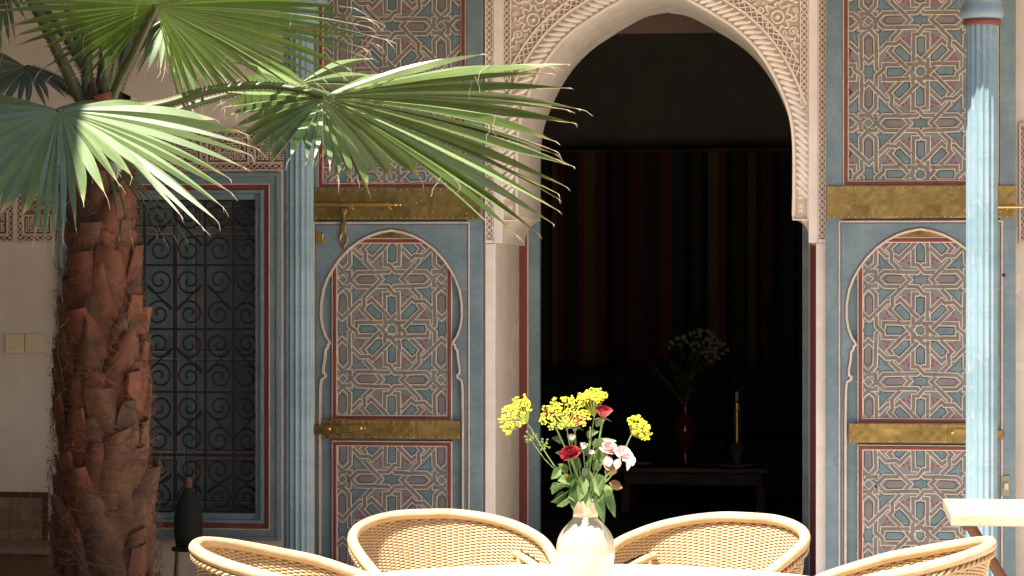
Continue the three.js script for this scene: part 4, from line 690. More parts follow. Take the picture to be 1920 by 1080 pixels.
{
  const hub = pl(196, 205);
  // near left leaf, hanging towards the viewer
  frond(pl(112, 207, 0.55), [[-95, 175, 0.3], [-110, 225, 0.55], [-115, 285, 0.75], [-95, 350, 0.9], [-40, 410, 1.0], [18, 405, 1.02], [58, 440, 1.02], [88, 448, 1.0], [116, 446, 1.0], [150, 400, 0.98], [192, 352, 0.96], [236, 342, 0.95], [278, 326, 0.93], [372, 436, 0.9], [400, 402, 0.85], [436, 374, 0.8], [425, 330, 0.7], [468, 300, 0.65], [470, 262, 0.6], [440, 236, 0.5], [285, 198, 0.35]].map((p) => pl(...p)), 31, { seed: 11, bow: 0.06, split: 0.80, split1: 0.48, fold: 0.5, maxW: 0.1, jitter: 0.05, threads: 2, len: 0.05, mat: PM.leafGrey, petiole: [hub, pl(165, 196, 0.25), pl(112, 207, 0.55)], w0: 0.03, w1: 0.014, thorns: false, label: 'broad grey-green leaf hanging in front of the trunk' });
  // a few thin hanging segments behind it, before the window
  frond(pl(205, 300, 0.3), [[228, 425, 0.42], [262, 430, 0.4], [300, 438, 0.4], [326, 446, 0.42], [352, 452, 0.45]].map((p) => pl(...p)), 6, { seed: 12, split: 0.12, maxW: 0.012, bow: 0.12, mat: PM.leafOld, threads: 3, label: 'thin dry strips hanging before the window' });
  // right leaf, long segments towards the arch
  frond(pl(607, 182, 0), [[745, 128, -0.42], [800, 125, -0.3], [1046, 106, 0.18], [1052, 122, 0.171], [1066, 150, 0.156], [1072, 190, 0.133], [1078, 224, 0.114], [1077, 258, 0.096], [1076, 290, 0.078], [1066, 318, 0.062], [1046, 345, 0.047], [1040, 376, 0.03], [1020, 408, 0.012], [996, 436, -0.003], [975, 428, 0.0], [900, 402, -0.02]].map((p) => pl(...p)), 23, { seed: 13, bow: 0.04, split: 0.58, fold: 0.72, maxW: 0.055, jitter: 0.07, len: 0.14, mat: PM.leafSunTint, flip: false, petiole: [hub, pl(290, 198), pl(400, 168), pl(500, 160), pl(570, 170), pl(607, 182)], w0: 0.026, w1: 0.013, label: 'big sunlit leaf reaching across the left door towards the arch' });
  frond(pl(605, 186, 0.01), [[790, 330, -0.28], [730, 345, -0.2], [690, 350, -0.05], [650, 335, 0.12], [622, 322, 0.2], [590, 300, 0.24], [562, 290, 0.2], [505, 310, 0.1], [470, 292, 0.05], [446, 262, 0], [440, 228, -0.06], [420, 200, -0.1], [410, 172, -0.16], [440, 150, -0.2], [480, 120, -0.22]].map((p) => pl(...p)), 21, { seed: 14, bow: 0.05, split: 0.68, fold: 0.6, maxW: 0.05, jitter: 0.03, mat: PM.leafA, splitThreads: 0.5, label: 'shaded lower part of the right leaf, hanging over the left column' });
  // leaf seen from below, lit through by the sun
  frond(pl(293, 12, 0.25), [[345, 205, -0.175], [366, 188, -0.14], [398, 160, -0.081], [436, 186, -0.135], [472, 165, -0.091], [500, 160, -0.081], [548, 150, -0.06], [590, 140, -0.039], [640, 128, -0.014], [672, 105, 0.035], [690, 80, 0.087], [712, 55, 0.14], [690, 15, 0.224], [650, -55, 0.371], [560, -120, 0.507], [440, -170, 0.612], [300, -190, 0.654], [170, -160, 0.661], [70, -110, 0.556], [10, -50, 0.43], [-8, 0, 0.325], [2, 36, 0.25], [30, 84, 0.149], [84, 90, 0.136], [80, 128, 0.056], [128, 132, 0.048], [160, 140, 0.031], [215, 112, 0.09]].map((p) => pl(...p)), 52, { seed: 15, bow: 0.035, split: 0.52, fold: 0.5, maxW: 0.04, jitter: 0.04, len: 0.08, mat: PM.leafBright, flip: true, threads: 3, threadLen: 1.8, petiole: [hub.clone().add(V(0.02, 0, 0.02)), pl(224, 150, 0.08), pl(258, 85, 0.17), pl(293, 12, 0.25)], w0: 0.034, w1: 0.018, label: 'top leaf seen from below with sun shining through it' });
  // older leaves behind, to the left
  frond(pl(52, 128, -0.15), [[-150, 60, -0.1], [-160, 110, -0.1], [-140, 160, -0.05], [-110, 205, 0], [-60, 225, 0.05], [0, 210, 0.05], [60, 205, 0.05], [110, 190, 0.0], [130, 170, -0.1]].map((p) => pl(...p)), 20, { seed: 16, bow: 0.16, split: 0.42, maxW: 0.03, mat: PM.leafOld, splitThreads: 0.8, petiole: [hub, pl(150, 178, -0.05), pl(100, 148, -0.1), pl(52, 128, -0.15)], w0: 0.034, w1: 0.016, label: 'old drooping grey leaf at the left edge' });
  frond(pl(0, -55, -0.1), [[-60, 60, 0], [-30, 110, 0], [-6, 112, 0.02], [8, 104, 0.02], [26, 90, 0.02], [38, 50, 0.0], [60, 20, -0.1], [20, -160, -0.2]].map((p) => pl(...p)), 14, { seed: 17, bow: 0.05, split: 0.5, maxW: 0.028, mat: PM.leafA, petiole: [hub, pl(140, 100, -0.1), pl(70, 0, -0.15), pl(0, -55, -0.1)], w0: 0.024, w1: 0.014, label: 'dark leaf hanging in at the top left corner' });
  frond(pl(312, 36, -0.35), [[222, 66, -0.4], [222, 100, -0.35], [240, 130, -0.3], [262, 148, -0.25], [290, 128, -0.2], [308, 112, -0.2], [330, 150, -0.2], [352, 190, -0.2], [398, 200, -0.25], [450, 152, -0.3], [470, 110, -0.35]].map((p) => pl(...p)), 18, { seed: 18, bow: 0.06, split: 0.5, maxW: 0.03, mat: PM.leafGrey, threads: 3, splitThreads: 0.9, petiole: [hub, pl(214, 130, -0.18), pl(262, 70, -0.3), pl(312, 36, -0.35)], w0: 0.022, w1: 0.012, label: 'grey leaf hanging behind the top leaf' });
  // second stalk to the right with its own leaf, hidden behind the right leaf
  frond(pl(560, 158, -0.25), [[440, 110, -0.3], [470, 190, -0.2], [430, 190, -0.25], [455, 215, -0.2], [520, 260, -0.15], [560, 280, -0.1], [610, 270, -0.15], [660, 290, -0.3], [700, 260, -0.4], [740, 180, -0.5], [700, 100, -0.5]].map((p) => pl(...p)), 20, { seed: 19, bow: 0.08, split: 0.45, maxW: 0.03, mat: PM.leafA, petiole: [hub.clone().add(V(0, -0.03, 0)), pl(295, 216, -0.04), pl(380, 190, -0.1), pl(470, 168, -0.18), pl(560, 158, -0.25)], w0: 0.020, w1: 0.011, label: 'second leaf to the right, behind the first' });
  // upright young stalks and the crown above the picture
  const upper = [[150, -260, -0.15, 0.05, 0], [250, -260, -0.45, -0.2, 1], [60, -150, -0.55, -0.3, 2], [330, -200, -0.75, -0.3, 0], [-60, -190, 0.1, 0.15, 1], [200, -330, -0.2, 0.0, 2], [240, -300, -0.6, 0.1, 0]];
  upper.forEach(([px, py, dz, pz, mi], k) => {
    const H = pl(px, py, dz), r = rng(300 + k), out = V(H.x - hub.x, 0.15, H.z - hub.z).normalize(), sd = out.clone().cross(V(0, 1, 0)).normalize(), up = sd.clone().cross(out).normalize(), L = 0.80, tp = [];
    for (let q = 0; q <= 14; q++) { const a = lerp(-2.3, 2.3, q / 14), l = L * (0.75 + 0.25 * Math.cos(a)); tp.push(H.clone().addScaledVector(out, Math.cos(a) * l).addScaledVector(sd, Math.sin(a) * l).addScaledVector(up, -0.12 - 0.2 * Math.abs(Math.sin(a)))); }
    const start = [[165, 195], [185, 195], [178, 190], [210, 200], [158, 200], [196, 190], [205, 198]][k]; const S = pl(start[0], start[1], pz * 0.2);
    frond(H, tp, 34, { seed: 20 + k, bow: 0.09, split: 0.52, fold: 0.5, maxW: 0.036, mat: [PM.leafA, PM.leafBright, PM.leafGrey][mi], petiole: [S, S.clone().lerp(H, 0.5).add(V(0, 0.05, 0)), H], w0: 0.028, w1: 0.015, label: 'leaf of the crown above' });
  });
}

{ // unseen copies, added further left to block light from the left wall
  [['added unseen fan palm standing left of the first one to dim the window, outside the picture', -4.7, 5.2, 2.1, 1.35], ['second added unseen fan palm at the left to dim the window, outside the picture', -4.75, 8.2, 4.0, 1.5]].forEach(([l, x, z, a, s]) => { const c = copyOf(palm, l); c.position.set(x, 0, z); c.rotation.y = a; c.scale.setScalar(s); });
}
// ================================================================ round table, wicker chairs, side table
const TC = V(at(1098, 1061.5, 6.08).x, 0, 6.08), TR = 0.84, TY = 0.745;
{
  const t = thing('round_table', 'round table with bright white top carrying the flower vase', 'table', null, TC.clone());
  new G().geo(lathe([[0, TY - 0.035], [TR - 0.012, TY - 0.035], [TR - 0.002, TY - 0.03], [TR, TY - 0.018], [TR - 0.002, TY - 0.005], [TR - 0.01, TY], [0, TY]], 128)).build('tabletop', surf([0.80, 0.76, 0.69], [0.74, 0.69, 0.61], { size: 0.6, seed: 130, rough: 0.35 }), t);
  new G().geo(lathe([[0, 0.05], [0.05, 0.05], [0.05, 0.68], [0.16, TY - 0.037], [0, TY - 0.037]], 32)).build('pedestal', M.iron, t);
  new G().geo(lathe([[0, 0.002], [0.32, 0.002], [0.32, 0.02], [0.06, 0.06], [0, 0.06]], 48)).build('foot', M.iron, t);
}
const WM = { rim: surf([0.54, 0.385, 0.22], [0.42, 0.275, 0.135], { size: 0.2, seed: 131, rough: 0.45 }), weave: surf([0.56, 0.40, 0.22], [0.42, 0.28, 0.135], { size: 0.12, seed: 132, rough: 0.55 }), dark: surf([0.34, 0.19, 0.08], [0.24, 0.13, 0.05], { size: 0.2, seed: 133, rough: 0.6 }) };
function makeChair(label) {
  const t = thing('wicker_chair', label, 'chair', 'wicker armchairs round the table');
  // rim: from the tip of one arm round the back to the other; local front is +z
  const half = [[0, 0.816, -0.325], [0.1, 0.814, -0.315], [0.19, 0.803, -0.275], [0.262, 0.785, -0.205], [0.305, 0.761, -0.105], [0.318, 0.738, 0.0], [0.312, 0.704, 0.11], [0.297, 0.668, 0.21], [0.277, 0.622, 0.285], [0.262, 0.579, 0.325], [0.255, 0.444, 0.335]];
  const full = [...half.slice(1).reverse().map(([x, y, z]) => V(-x, y, z)), ...half.map(([x, y, z]) => V(x, y, z))], curve = new THREE.CatmullRomCurve3(full, false, 'centripetal'); curve.arcLengthDivisions = 600; const LEN = curve.getLength(), RR = 0.0175;
  { // cane wound round the rim
    const n = Math.round(LEN / 0.0013), pts = curve.getSpacedPoints(n); new G().tube(pts, (u, a) => RR * (1 + 0.15 * Math.sqrt(Math.abs(Math.sin((u * LEN / 0.0105 + a / 6.283) * Math.PI))) - 0.11), 14).build('rim', WM.rim, t);
  }
  const P = (s) => curve.getPointAt(clamp(s / LEN, 0, 1)), mid = LEN / 2;
  const foot = (s) => { const a = (s - mid) / 0.34, q = clamp(a, -1.75, 1.75); return V(Math.sin(q) * 0.262, 0.43, -0.015 - Math.cos(q) * 0.225); };   // seat line under the back
  const BACK = 0.37;                                        // half length of the deep back, the rest is the arm band
  const dirAt = (s) => { const p = P(s), f = foot(s); return f.sub(p).normalize(); };
  const nrmAt = (s) => { const a = P(s - 0.01), b = P(s + 0.01), tn = b.sub(a).normalize(); return dirAt(s).cross(tn).normalize(); };
  const depth = (s) => { const d = Math.abs(s - mid); const arm = 0.072, fullD = P(s).distanceTo(foot(s)); return d < BACK ? fullD : arm; };
  const surfP = (s, v, out) => P(s).addScaledVector(dirAt(s), RR * 0.8 + v).addScaledVector(nrmAt(s), out - 0.006);
  // weave
  const st = 0.0205, row = 0.0052, w = new G(), S0 = mid - LEN / 2 + 0.15, S1 = mid + LEN / 2 - 0.15, cache = new Map();
  const at2 = (s) => { const k = Math.round(s * 4000); let c = cache.get(k); if (!c) { c = [P(s), dirAt(s), nrmAt(s), depth(s)]; cache.set(k, c); } return c; };
  const r = rng(140);
  for (let i = 0; i * row < 0.46; i++) {
    const v = 0.006 + i * row; let pts = [];
    const flush = () => { if (pts.length > 5) w.tube(pts, 0.0040, 5, false, false, 0.8); pts = []; };
    for (let s = S0; s <= S1; s += st / 4) { const [p, d, n, dep] = at2(s); if (v > dep - RR) { flush(); continue; } const o = Math.sin(Math.PI * s / st + (i % 2) * Math.PI) * 0.0036; pts.push(p.clone().addScaledVector(d, RR * 0.8 + v + (r() - 0.5) * 0.0006).addScaledVector(n, o - 0.004)); }
    flush();
  }
  tag(w.build('woven_shell', WM.weave, t), null, null, null, 'stuff');
  { const g = new G(); for (let s = S0; s <= S1; s += st) { const [p, d, n, dep] = at2(s); g.tube([p.clone().addScaledVector(d, 0.01).addScaledVector(n, -0.004), p.clone().addScaledVector(d, dep * 0.5).addScaledVector(n, -0.004), p.clone().addScaledVector(d, dep - 0.002).addScaledVector(n, -0.004)], 0.0036, 5, false, false); } tag(g.build('stake', WM.dark, t), null, null, null, 'stuff'); }
  // plaited border under the rim, inside
  { const g = new G(); for (const ph of [0, Math.PI]) { const pts = []; for (let s = S0; s <= S1; s += 0.004) { const a = s / 0.024 * Math.PI + ph, [p, d, n] = at2(s); pts.push(p.clone().addScaledVector(d, RR * 0.8 + 0.012 + Math.cos(a) * 0.0055).addScaledVector(n, -0.011 + Math.sin(a) * 0.0045)); } g.tube(pts, 0.0052, 5); } g.build('plaited_border', WM.weave, t); }
  for (const sd of [-1, 1]) {
    // roll along the lower edge of the arm band, from the back post to the front
    const pts = []; for (let k = 0; k <= 90; k++) { const s = mid + sd * lerp(BACK - 0.03, LEN / 2 - 0.13, k / 90); pts.push(P(s).addScaledVector(dirAt(s), 0.088)); }
    new G().tube(pts, (u, a) => 0.0125 * (1 + 0.06 * Math.abs(Math.sin((u * 55 + a / 6.283) * Math.PI))), 10).build('arm_roll', WM.rim, t);
    // wrapped post at the edge of the back
    const s = mid + sd * BACK, a = P(s).addScaledVector(dirAt(s), 0.075), b = foot(s); new G().tube(spline([a, a.clone().lerp(b, 0.5).add(V(sd * 0.006, 0, 0)), b.clone().add(V(0, -0.03, 0))], 60), (u, q) => 0.0125 * (1 + 0.05 * Math.abs(Math.sin((u * 26 + q / 6.283) * Math.PI))), 8).build('post', WM.rim, t);
    // legs
    new G().tube(spline([[sd * 0.255, 0.45, 0.335], [sd * 0.253, 0.25, 0.33], [sd * 0.25, 0.003, 0.325]], 60), (u, q) => 0.019 * (1 + 0.04 * Math.abs(Math.sin((u * 40 + q / 6.283) * Math.PI))), 8).build('leg', WM.rim, t);
    new G().tube(spline([[sd * 0.21, 0.43, -0.16], [sd * 0.22, 0.2, -0.19], [sd * 0.235, 0.003, -0.23]], 60), (u, q) => 0.019 * (1 + 0.04 * Math.abs(Math.sin((u * 40 + q / 6.283) * Math.PI))), 8).build('leg', WM.rim, t);
  }
  { // seat
    const outl = []; for (let k = 0; k < 40; k++) { const a = k / 40 * 2 * Math.PI, c = Math.cos(a), s = Math.sin(a); outl.push([Math.sign(c) * Math.pow(Math.abs(c), 0.7) * 0.262, Math.sign(s) * Math.pow(Math.abs(s), 0.7) * 0.29]); }
    const g = new G(); g.plate(outl, -0.02, 0.02, 0.008); const m = g.build('seat', WM.weave, t); m.rotation.x = -Math.PI / 2; m.position.set(0, 0.43, 0.04);
    new G().tube(outl.map(([x, z]) => V(x * 1.0, 0.425, 0.04 - z)), 0.02, 8, true).build('seat_ring', WM.rim, t);
  }
  return t;
}
{
  const put = (o, x, z, rot) => { o.position.set(x, 0, z); o.rotation.y = rot * Math.PI / 180; return o; };
  const c = makeChair('wicker armchair left of the vase, its back towards the left door leaf'); put(c, -1.245, 4.72, 24);
  put(copyOf(c, 'wicker armchair right of the vase, its back towards the dark doorway'), -0.43, 4.72, -25);
  put(copyOf(c, 'leftmost wicker armchair, side on in front of the palm trunk'), -1.57, 5.5, 97);
  put(copyOf(c, 'rightmost wicker armchair, side on below the marble side table'), 0.13, 5.2, -96);
}
{
  const t = thing('side_table', 'small table with thick pale marble top at the right edge', 'table', null, V(0.76, 0, 3.19)), y = 0.755;
  new G().box(-0.352, 0.352, y - 0.04, y, -0.36, 0.36, 0.004).build('tabletop', surf([0.47, 0.37, 0.255], [0.40, 0.29, 0.18], { size: 0.5, seed: 150, rough: 0.35, bump: 0.001 }), t);
  const im = plain([0.16, 0.065, 0.035], 0.5, { metal: 0.2 });
  for (const z of [-0.27, 0.27]) { for (const s of [-1, 1]) { const g = new G(); const a = V(-s * 0.277, y - 0.05, z + s * 0.012), b = V(s * 0.145, 0.004, z + s * 0.012), d = b.clone().sub(a).normalize(), q = V(0, 0, 1).cross(d).multiplyScalar(0.019), n = V(0, 0, 0.0055); g.tube([a.clone(), a.clone().lerp(b, 0.5), b.clone()], 0.019, 4, false, true, 0.4); g.build('leg', im, t); } }
  for (const x of [-0.285, 0.285]) new G().box(x - 0.02, x + 0.02, y - 0.062, y - 0.046, -0.3, 0.3, 0.003).build('rail', im, t);
}
// ================================================================ flowers
const FM = {
  babyBreath: plain([0.42, 0.42, 0.32], 0.7), stem: plain([0.16, 0.24, 0.06], 0.5), leaf: surf([0.075, 0.155, 0.03], [0.045, 0.10, 0.02], { size: 0.05, seed: 160, rough: 0.4, physical: { transmission: 0.3, thickness: 0 } }), leafPale: surf([0.21, 0.30, 0.085], [0.13, 0.20, 0.055], { size: 0.05, seed: 161, rough: 0.45, physical: { transmission: 0.3, thickness: 0 } }),
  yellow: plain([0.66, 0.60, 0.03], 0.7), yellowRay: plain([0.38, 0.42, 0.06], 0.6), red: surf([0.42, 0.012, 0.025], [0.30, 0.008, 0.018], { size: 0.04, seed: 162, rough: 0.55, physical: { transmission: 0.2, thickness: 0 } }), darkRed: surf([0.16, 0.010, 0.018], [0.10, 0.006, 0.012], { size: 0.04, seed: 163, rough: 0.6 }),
  pink: surf([0.72, 0.40, 0.36], [0.66, 0.52, 0.47], { size: 0.04, seed: 164, rough: 0.6, physical: { transmission: 0.25, thickness: 0 } }), palePink: surf([0.78, 0.62, 0.58], [0.74, 0.50, 0.47], { size: 0.04, seed: 165, rough: 0.6, physical: { transmission: 0.25, thickness: 0 } }), white: plain([0.78, 0.76, 0.66], 0.6), orange: plain([0.6, 0.22, 0.08], 0.6), wilt: surf([0.26, 0.17, 0.06], [0.18, 0.10, 0.035], { size: 0.05, seed: 166, rough: 0.7 }),
};
function basis(dir) { const d = dir.clone().normalize(), a = Math.abs(d.y) < 0.9 ? V(0, 1, 0) : V(1, 0, 0), u = a.cross(d).normalize(); return [d, u, d.clone().cross(u)]; }
function umbel(parent, base, dir, R, n, s, mats = [FM.yellow, FM.yellowRay], spread = 1.15, fl = 0.0027) {
  const r = rng(s), [d, u, v] = basis(dir), rays = new G(), fl2 = new G(), ball = new THREE.IcosahedronGeometry(1, 0);
  for (let k = 0; k < n; k++) {
    const q = Math.sqrt((k + 0.5) / n), a = k * 2.39996, th = q * spread, L = R * (0.88 + 0.2 * r()) * (1.08 - 0.12 * q);
    const w = d.clone().multiplyScalar(Math.cos(th)).addScaledVector(u, Math.sin(th) * Math.cos(a)).addScaledVector(v, Math.sin(th) * Math.sin(a)), e = base.clone().addScaledVector(w, L);
    rays.tube([base.clone(), base.clone().addScaledVector(w, L * 0.5).addScaledVector(d, -R * 0.05 * q), e.clone()], 0.0007, 3, false, false);
    for (let m = 0; m < 10; m++) { const o = V(r() - 0.5, r() - 0.5, r() - 0.5).normalize().multiplyScalar(R * 0.11).addScaledVector(w, R * 0.05), c = e.clone().add(o); rays.tube([e.clone(), c.clone()], 0.0004, 3, false, false); const z = fl * (0.75 + r() * 0.5); fl2.geo(ball, new THREE.Matrix4().makeRotationFromEuler(new THREE.Euler(r() * 6, r() * 6, 0)).premultiply(new THREE.Matrix4().makeScale(z, z * 0.8, z)).premultiply(T(c.x, c.y, c.z))); }
  }
  rays.build('ray', mats[1], parent).userData.kind = 'stuff'; fl2.build('floret', mats[0], parent).userData.kind = 'stuff';
}
function rose(parent, c, dir, R, mat, s, open = 1, n = 17) {
  const r = rng(s), [d, u, v] = basis(dir), bl = new THREE.Group(); bl.name = 'bloom'; parent.add(bl);
  for (let k = 0; k < n; k++) {
    const q = (k + 0.6) / n, a = k * 2.39996 + r() * 0.3, wid = (0.55 + 0.75 * q) * (1 - 0.25 * q), hgt = R * (1.5 - 0.35 * q * open), lean = (0.05 + 0.62 * q * q * open), rad = R * (0.10 + 0.62 * q);
    const g = new G().grid(6, 6, (i, j) => { const s2 = (i * 2 - 1), b = a + s2 * wid * (0.55 + 0.6 * Math.sin(j * 2.2)) , t = j, curl = Math.pow(t, 3) * 0.30 * q * open, rr = R * 0.10 + rad * Math.sin(Math.min(1, t * 1.15) * 1.45) * (1 + lean * t * 0.6) + curl * R * 0.6, hh = -R * 0.55 + hgt * t * (1 - 0.12 * s2 * s2) - curl * R * 0.55 - lean * R * 0.3 * t; return c.clone().addScaledVector(u, Math.cos(b) * rr).addScaledVector(v, Math.sin(b) * rr).addScaledVector(d, hh + (r() - 0.5) * 0.0008); });
    g.build('petal', mat, bl);
  }
  const se = new G(); for (let k = 0; k < 5; k++) { const a = k * 1.2566, w = u.clone().multiplyScalar(Math.cos(a)).addScaledVector(v, Math.sin(a)); const b = c.clone().addScaledVector(d, -R * 0.62); se.tube([b, b.clone().addScaledVector(w, R * 0.5).addScaledVector(d, R * 0.06), b.clone().addScaledVector(w, R * 1.0).addScaledVector(d, -R * 0.12)], (t) => 0.0032 * (1 - t * 0.85), 5, false, true, 0.4); } se.geo(new THREE.SphereGeometry(R * 0.26, 8, 6), T(c.x - d.x * R * 0.65, c.y - d.y * R * 0.65, c.z - d.z * R * 0.65)); se.build('calyx', FM.leafPale, bl);
}
function leafMesh(parent, a, dir, L, W, mat, s, droop = 0.4) {
  const r = rng(s), [d, u, v0] = basis(dir), tw = (r() - 0.5) * 2.2, n = u.clone().multiplyScalar(Math.cos(tw)).addScaledVector(v0, Math.sin(tw)), sd = d.clone().cross(n).normalize();
  new G().grid(6, 9, (i, j) => { const s2 = i * 2 - 1, w = W * Math.pow(Math.sin(Math.PI * Math.pow(clamp(j, 0.001, 0.999), 0.85)), 0.8) * (1 + 0.05 * Math.sin(j * 40) * Math.abs(s2)); const p = a.clone().addScaledVector(d, L * j).addScaledVector(sd, s2 * w).addScaledVector(n, Math.abs(s2) * w * 0.35 + Math.sin(j * 3) * L * 0.06); p.y -= droop * L * j * j; return p; }).build('leaf', mat, parent);
}
const VB = TC.clone().setY(TY + 0.0008);
{
  const t = thing('flower_vase', 'glossy cream and white ceramic vase standing in the middle of the round table', 'vase', null, VB.clone()), k = 1 / 692, yy = (py) => at(1098, py, TC.z).y - VB.y;
  const body = [[0, 0], [34, yy(0)]], pr = [[36, 0.004], [41, yy(1085)], [47, yy(1070)], [53, yy(1050)], [55, yy(1031)], [53.5, yy(1015)], [48, yy(1000)], [37, yy(985)], [27, yy(975)], [23.5, yy(969)]];
  const low = [[0, 0], [34 * k, 0], ...spline([V(36 * k, 0.004, 0), ...pr.slice(1).map(([a, b]) => V(a * k, b, 0))], 40).map((p) => [p.x, p.y])];
  new G().geo(lathe([...low, [0.0, yy(969)]], 64)).build('body', surf([0.43, 0.375, 0.265], [0.39, 0.335, 0.225], { size: 0.2, seed: 170, rough: 0.14, physical: { clearcoat: 0.9, clearcoatRoughness: 0.04 } }), t);
  new G().geo(lathe([[0.021, yy(969)], [23.5 * k, yy(969)], [22.6 * k, yy(960)], [23 * k, yy(947)], [25 * k, yy(942)], [25 * k, yy(939)], [23.4 * k, yy(937.5)], [21 * k, yy(940)], [20 * k, yy(960)], [20 * k, yy(969)]], 64)).build('neck', surf([0.62, 0.47, 0.31], [0.55, 0.40, 0.25], { size: 0.1, seed: 171, rough: 0.3 }), t);
}
{
  const F = (px, py, dz = 0) => at(px, py, TC.z + dz), mouth = (r) => F(1093 + (r() - 0.5) * 26, 946, (r() - 0.5) * 0.035);
  const stem = (t, r, to, bend, w = 0.0019) => { const m = mouth(r), mid = m.clone().lerp(to, 0.5).add(bend ?? V(0, 0, 0)); const low = m.clone().add(V((r() - 0.5) * 0.01, -0.07, (r() - 0.5) * 0.01)); low.x = clamp(low.x, VB.x - 0.02, VB.x + 0.02); new G().tube(spline([low, m, mid, to], 18), w, 6).build('stem', FM.stem, t); return mid; };
  // yellow umbels
  [['yellow_umbel', 'yellow fennel umbel leaning far out to the left of the bouquet', 988, 792, 0.02, V(-0.85, 0.6, 0.35), 0.063, 31, 1.15, [930, 800, 1010, 815]], ['yellow_umbel', 'broad domed yellow umbel at the top centre of the bouquet', 1062, 800, 0.015, V(-0.05, 1, 0.3), 0.070, 40, 1.3, null], ['yellow_umbel', 'tallest yellow umbel, above the red rose on the right', 1114, 782, -0.02, V(-0.05, 1, 0.2), 0.066, 32, 0.62, null], ['yellow_umbel', 'small yellow umbel on a curved stalk at the right', 1184, 815, 0.0, V(0.62, 0.55, 0.3), 0.046, 30, 0.95, null]].forEach(([n, l, px, py, dz, d, R, c, sp], k) => {
    const t = thing(n, l, 'flower'), r = rng(400 + k), b = F(px, py, dz); stem(t, r, b, k === 3 ? V(0.012, -0.02, 0) : k === 0 ? V(-0.004, -0.006, 0) : V(0, 0, 0), 0.0016); umbel(t, b, d, R, c, 410 + k, undefined, sp);
    if (k === 0) { const q = F(1022, 862, 0.03); new G().tube([F(1060, 900, 0.02), q, F(992, 820, 0.03)], 0.0012, 5).build('stem', FM.stem, t); umbel(t, F(1000, 822, 0.03), V(-0.5, 0.4, 0.5), 0.022, 9, 420, [FM.leafPale, FM.yellowRay], 1.2, 0.002); umbel(t, F(1020, 835, 0.03), V(0.1, 0.2, 0.6), 0.018, 8, 421, [FM.leafPale, FM.yellowRay], 1.2, 0.002); }
  });
  // roses
  [['red_rose', 'bright red rose low at the front left of the bouquet', 1069, 850, 0.045, V(-0.15, 0.75, 0.55), 0.024, FM.red, 1.1, 19], ['red_rose', 'red rosebud seen from the side at the upper right of the bouquet', 1131, 775, 0.0, V(0.1, 1, 0.1), 0.025, FM.red, 0.55, 17], ['red_rose', 'dark red rose half hidden under the left edge of the broad yellow umbel', 1032, 776, 0.03, V(-0.25, 0.9, 0.4), 0.016, FM.darkRed, 0.7, 14], ['red_rose', 'red rose behind the rays of the broad yellow umbel', 1078, 792, -0.01, V(0.05, 1, 0.2), 0.026, FM.red, 0.8, 15], ['pink_rose', 'pale pink rose with a coral lower petal at the right of the bouquet', 1142, 840, 0.03, V(0.15, 0.8, 0.5), 0.021, FM.pink, 1.2, 13], ['pink_rose', 'drooping whitish pink rose, outermost at the right', 1168, 848, 0.035, V(0.35, 0.65, 0.45), 0.022, FM.palePink, 1.5, 11]].forEach(([n, l, px, py, dz, d, R, m, op, c], k) => {
    const t = thing(n, l, 'flower'), r = rng(430 + k), p = F(px, py, dz), b = p.clone().addScaledVector(d.clone().normalize(), -R * 0.8); stem(t, r, b, V(0, 0.004, 0.004), 0.0024); rose(t, p, d, R, m, 440 + k, op, c);
    if (k === 5) for (const [dx, dy, a] of [[-6, 12, -0.5], [6, 14, 0.2], [12, 6, 0.7]]) leafMesh(t, F(1168 + dx, 848 + dy, 0.05), V(a * 0.5, -1, 0.2), 0.03, 0.012, FM.palePink, 450 + dx, 0);
    if (k === 4) leafMesh(t, F(1138, 855, 0.05), V(0.25, -1, 0.25), 0.030, 0.013, FM.pink, 455, 0);
  });
  [['white_bud', 'white rosebud low in the middle of the bouquet', 1094, 838, 0.03, 0.013], ['white_bud', 'small white bud behind the bright red rose', 1072, 822, 0.0, 0.013], ['white_bud', 'small white bud just right of the bright red rose', 1108, 850, 0.03, 0.010]].forEach(([n, l, px, py, dz, R], k) => { const t = thing(n, l, 'flower'), r = rng(460 + k), p = F(px, py, dz); stem(t, r, p.clone().add(V(0, -R * 0.8, 0)), V(0, 0, 0), 0.0018); rose(t, p, V((r() - 0.5) * 0.6, 1, 0.3), R, FM.white, 470 + k, 0.4, 9); });
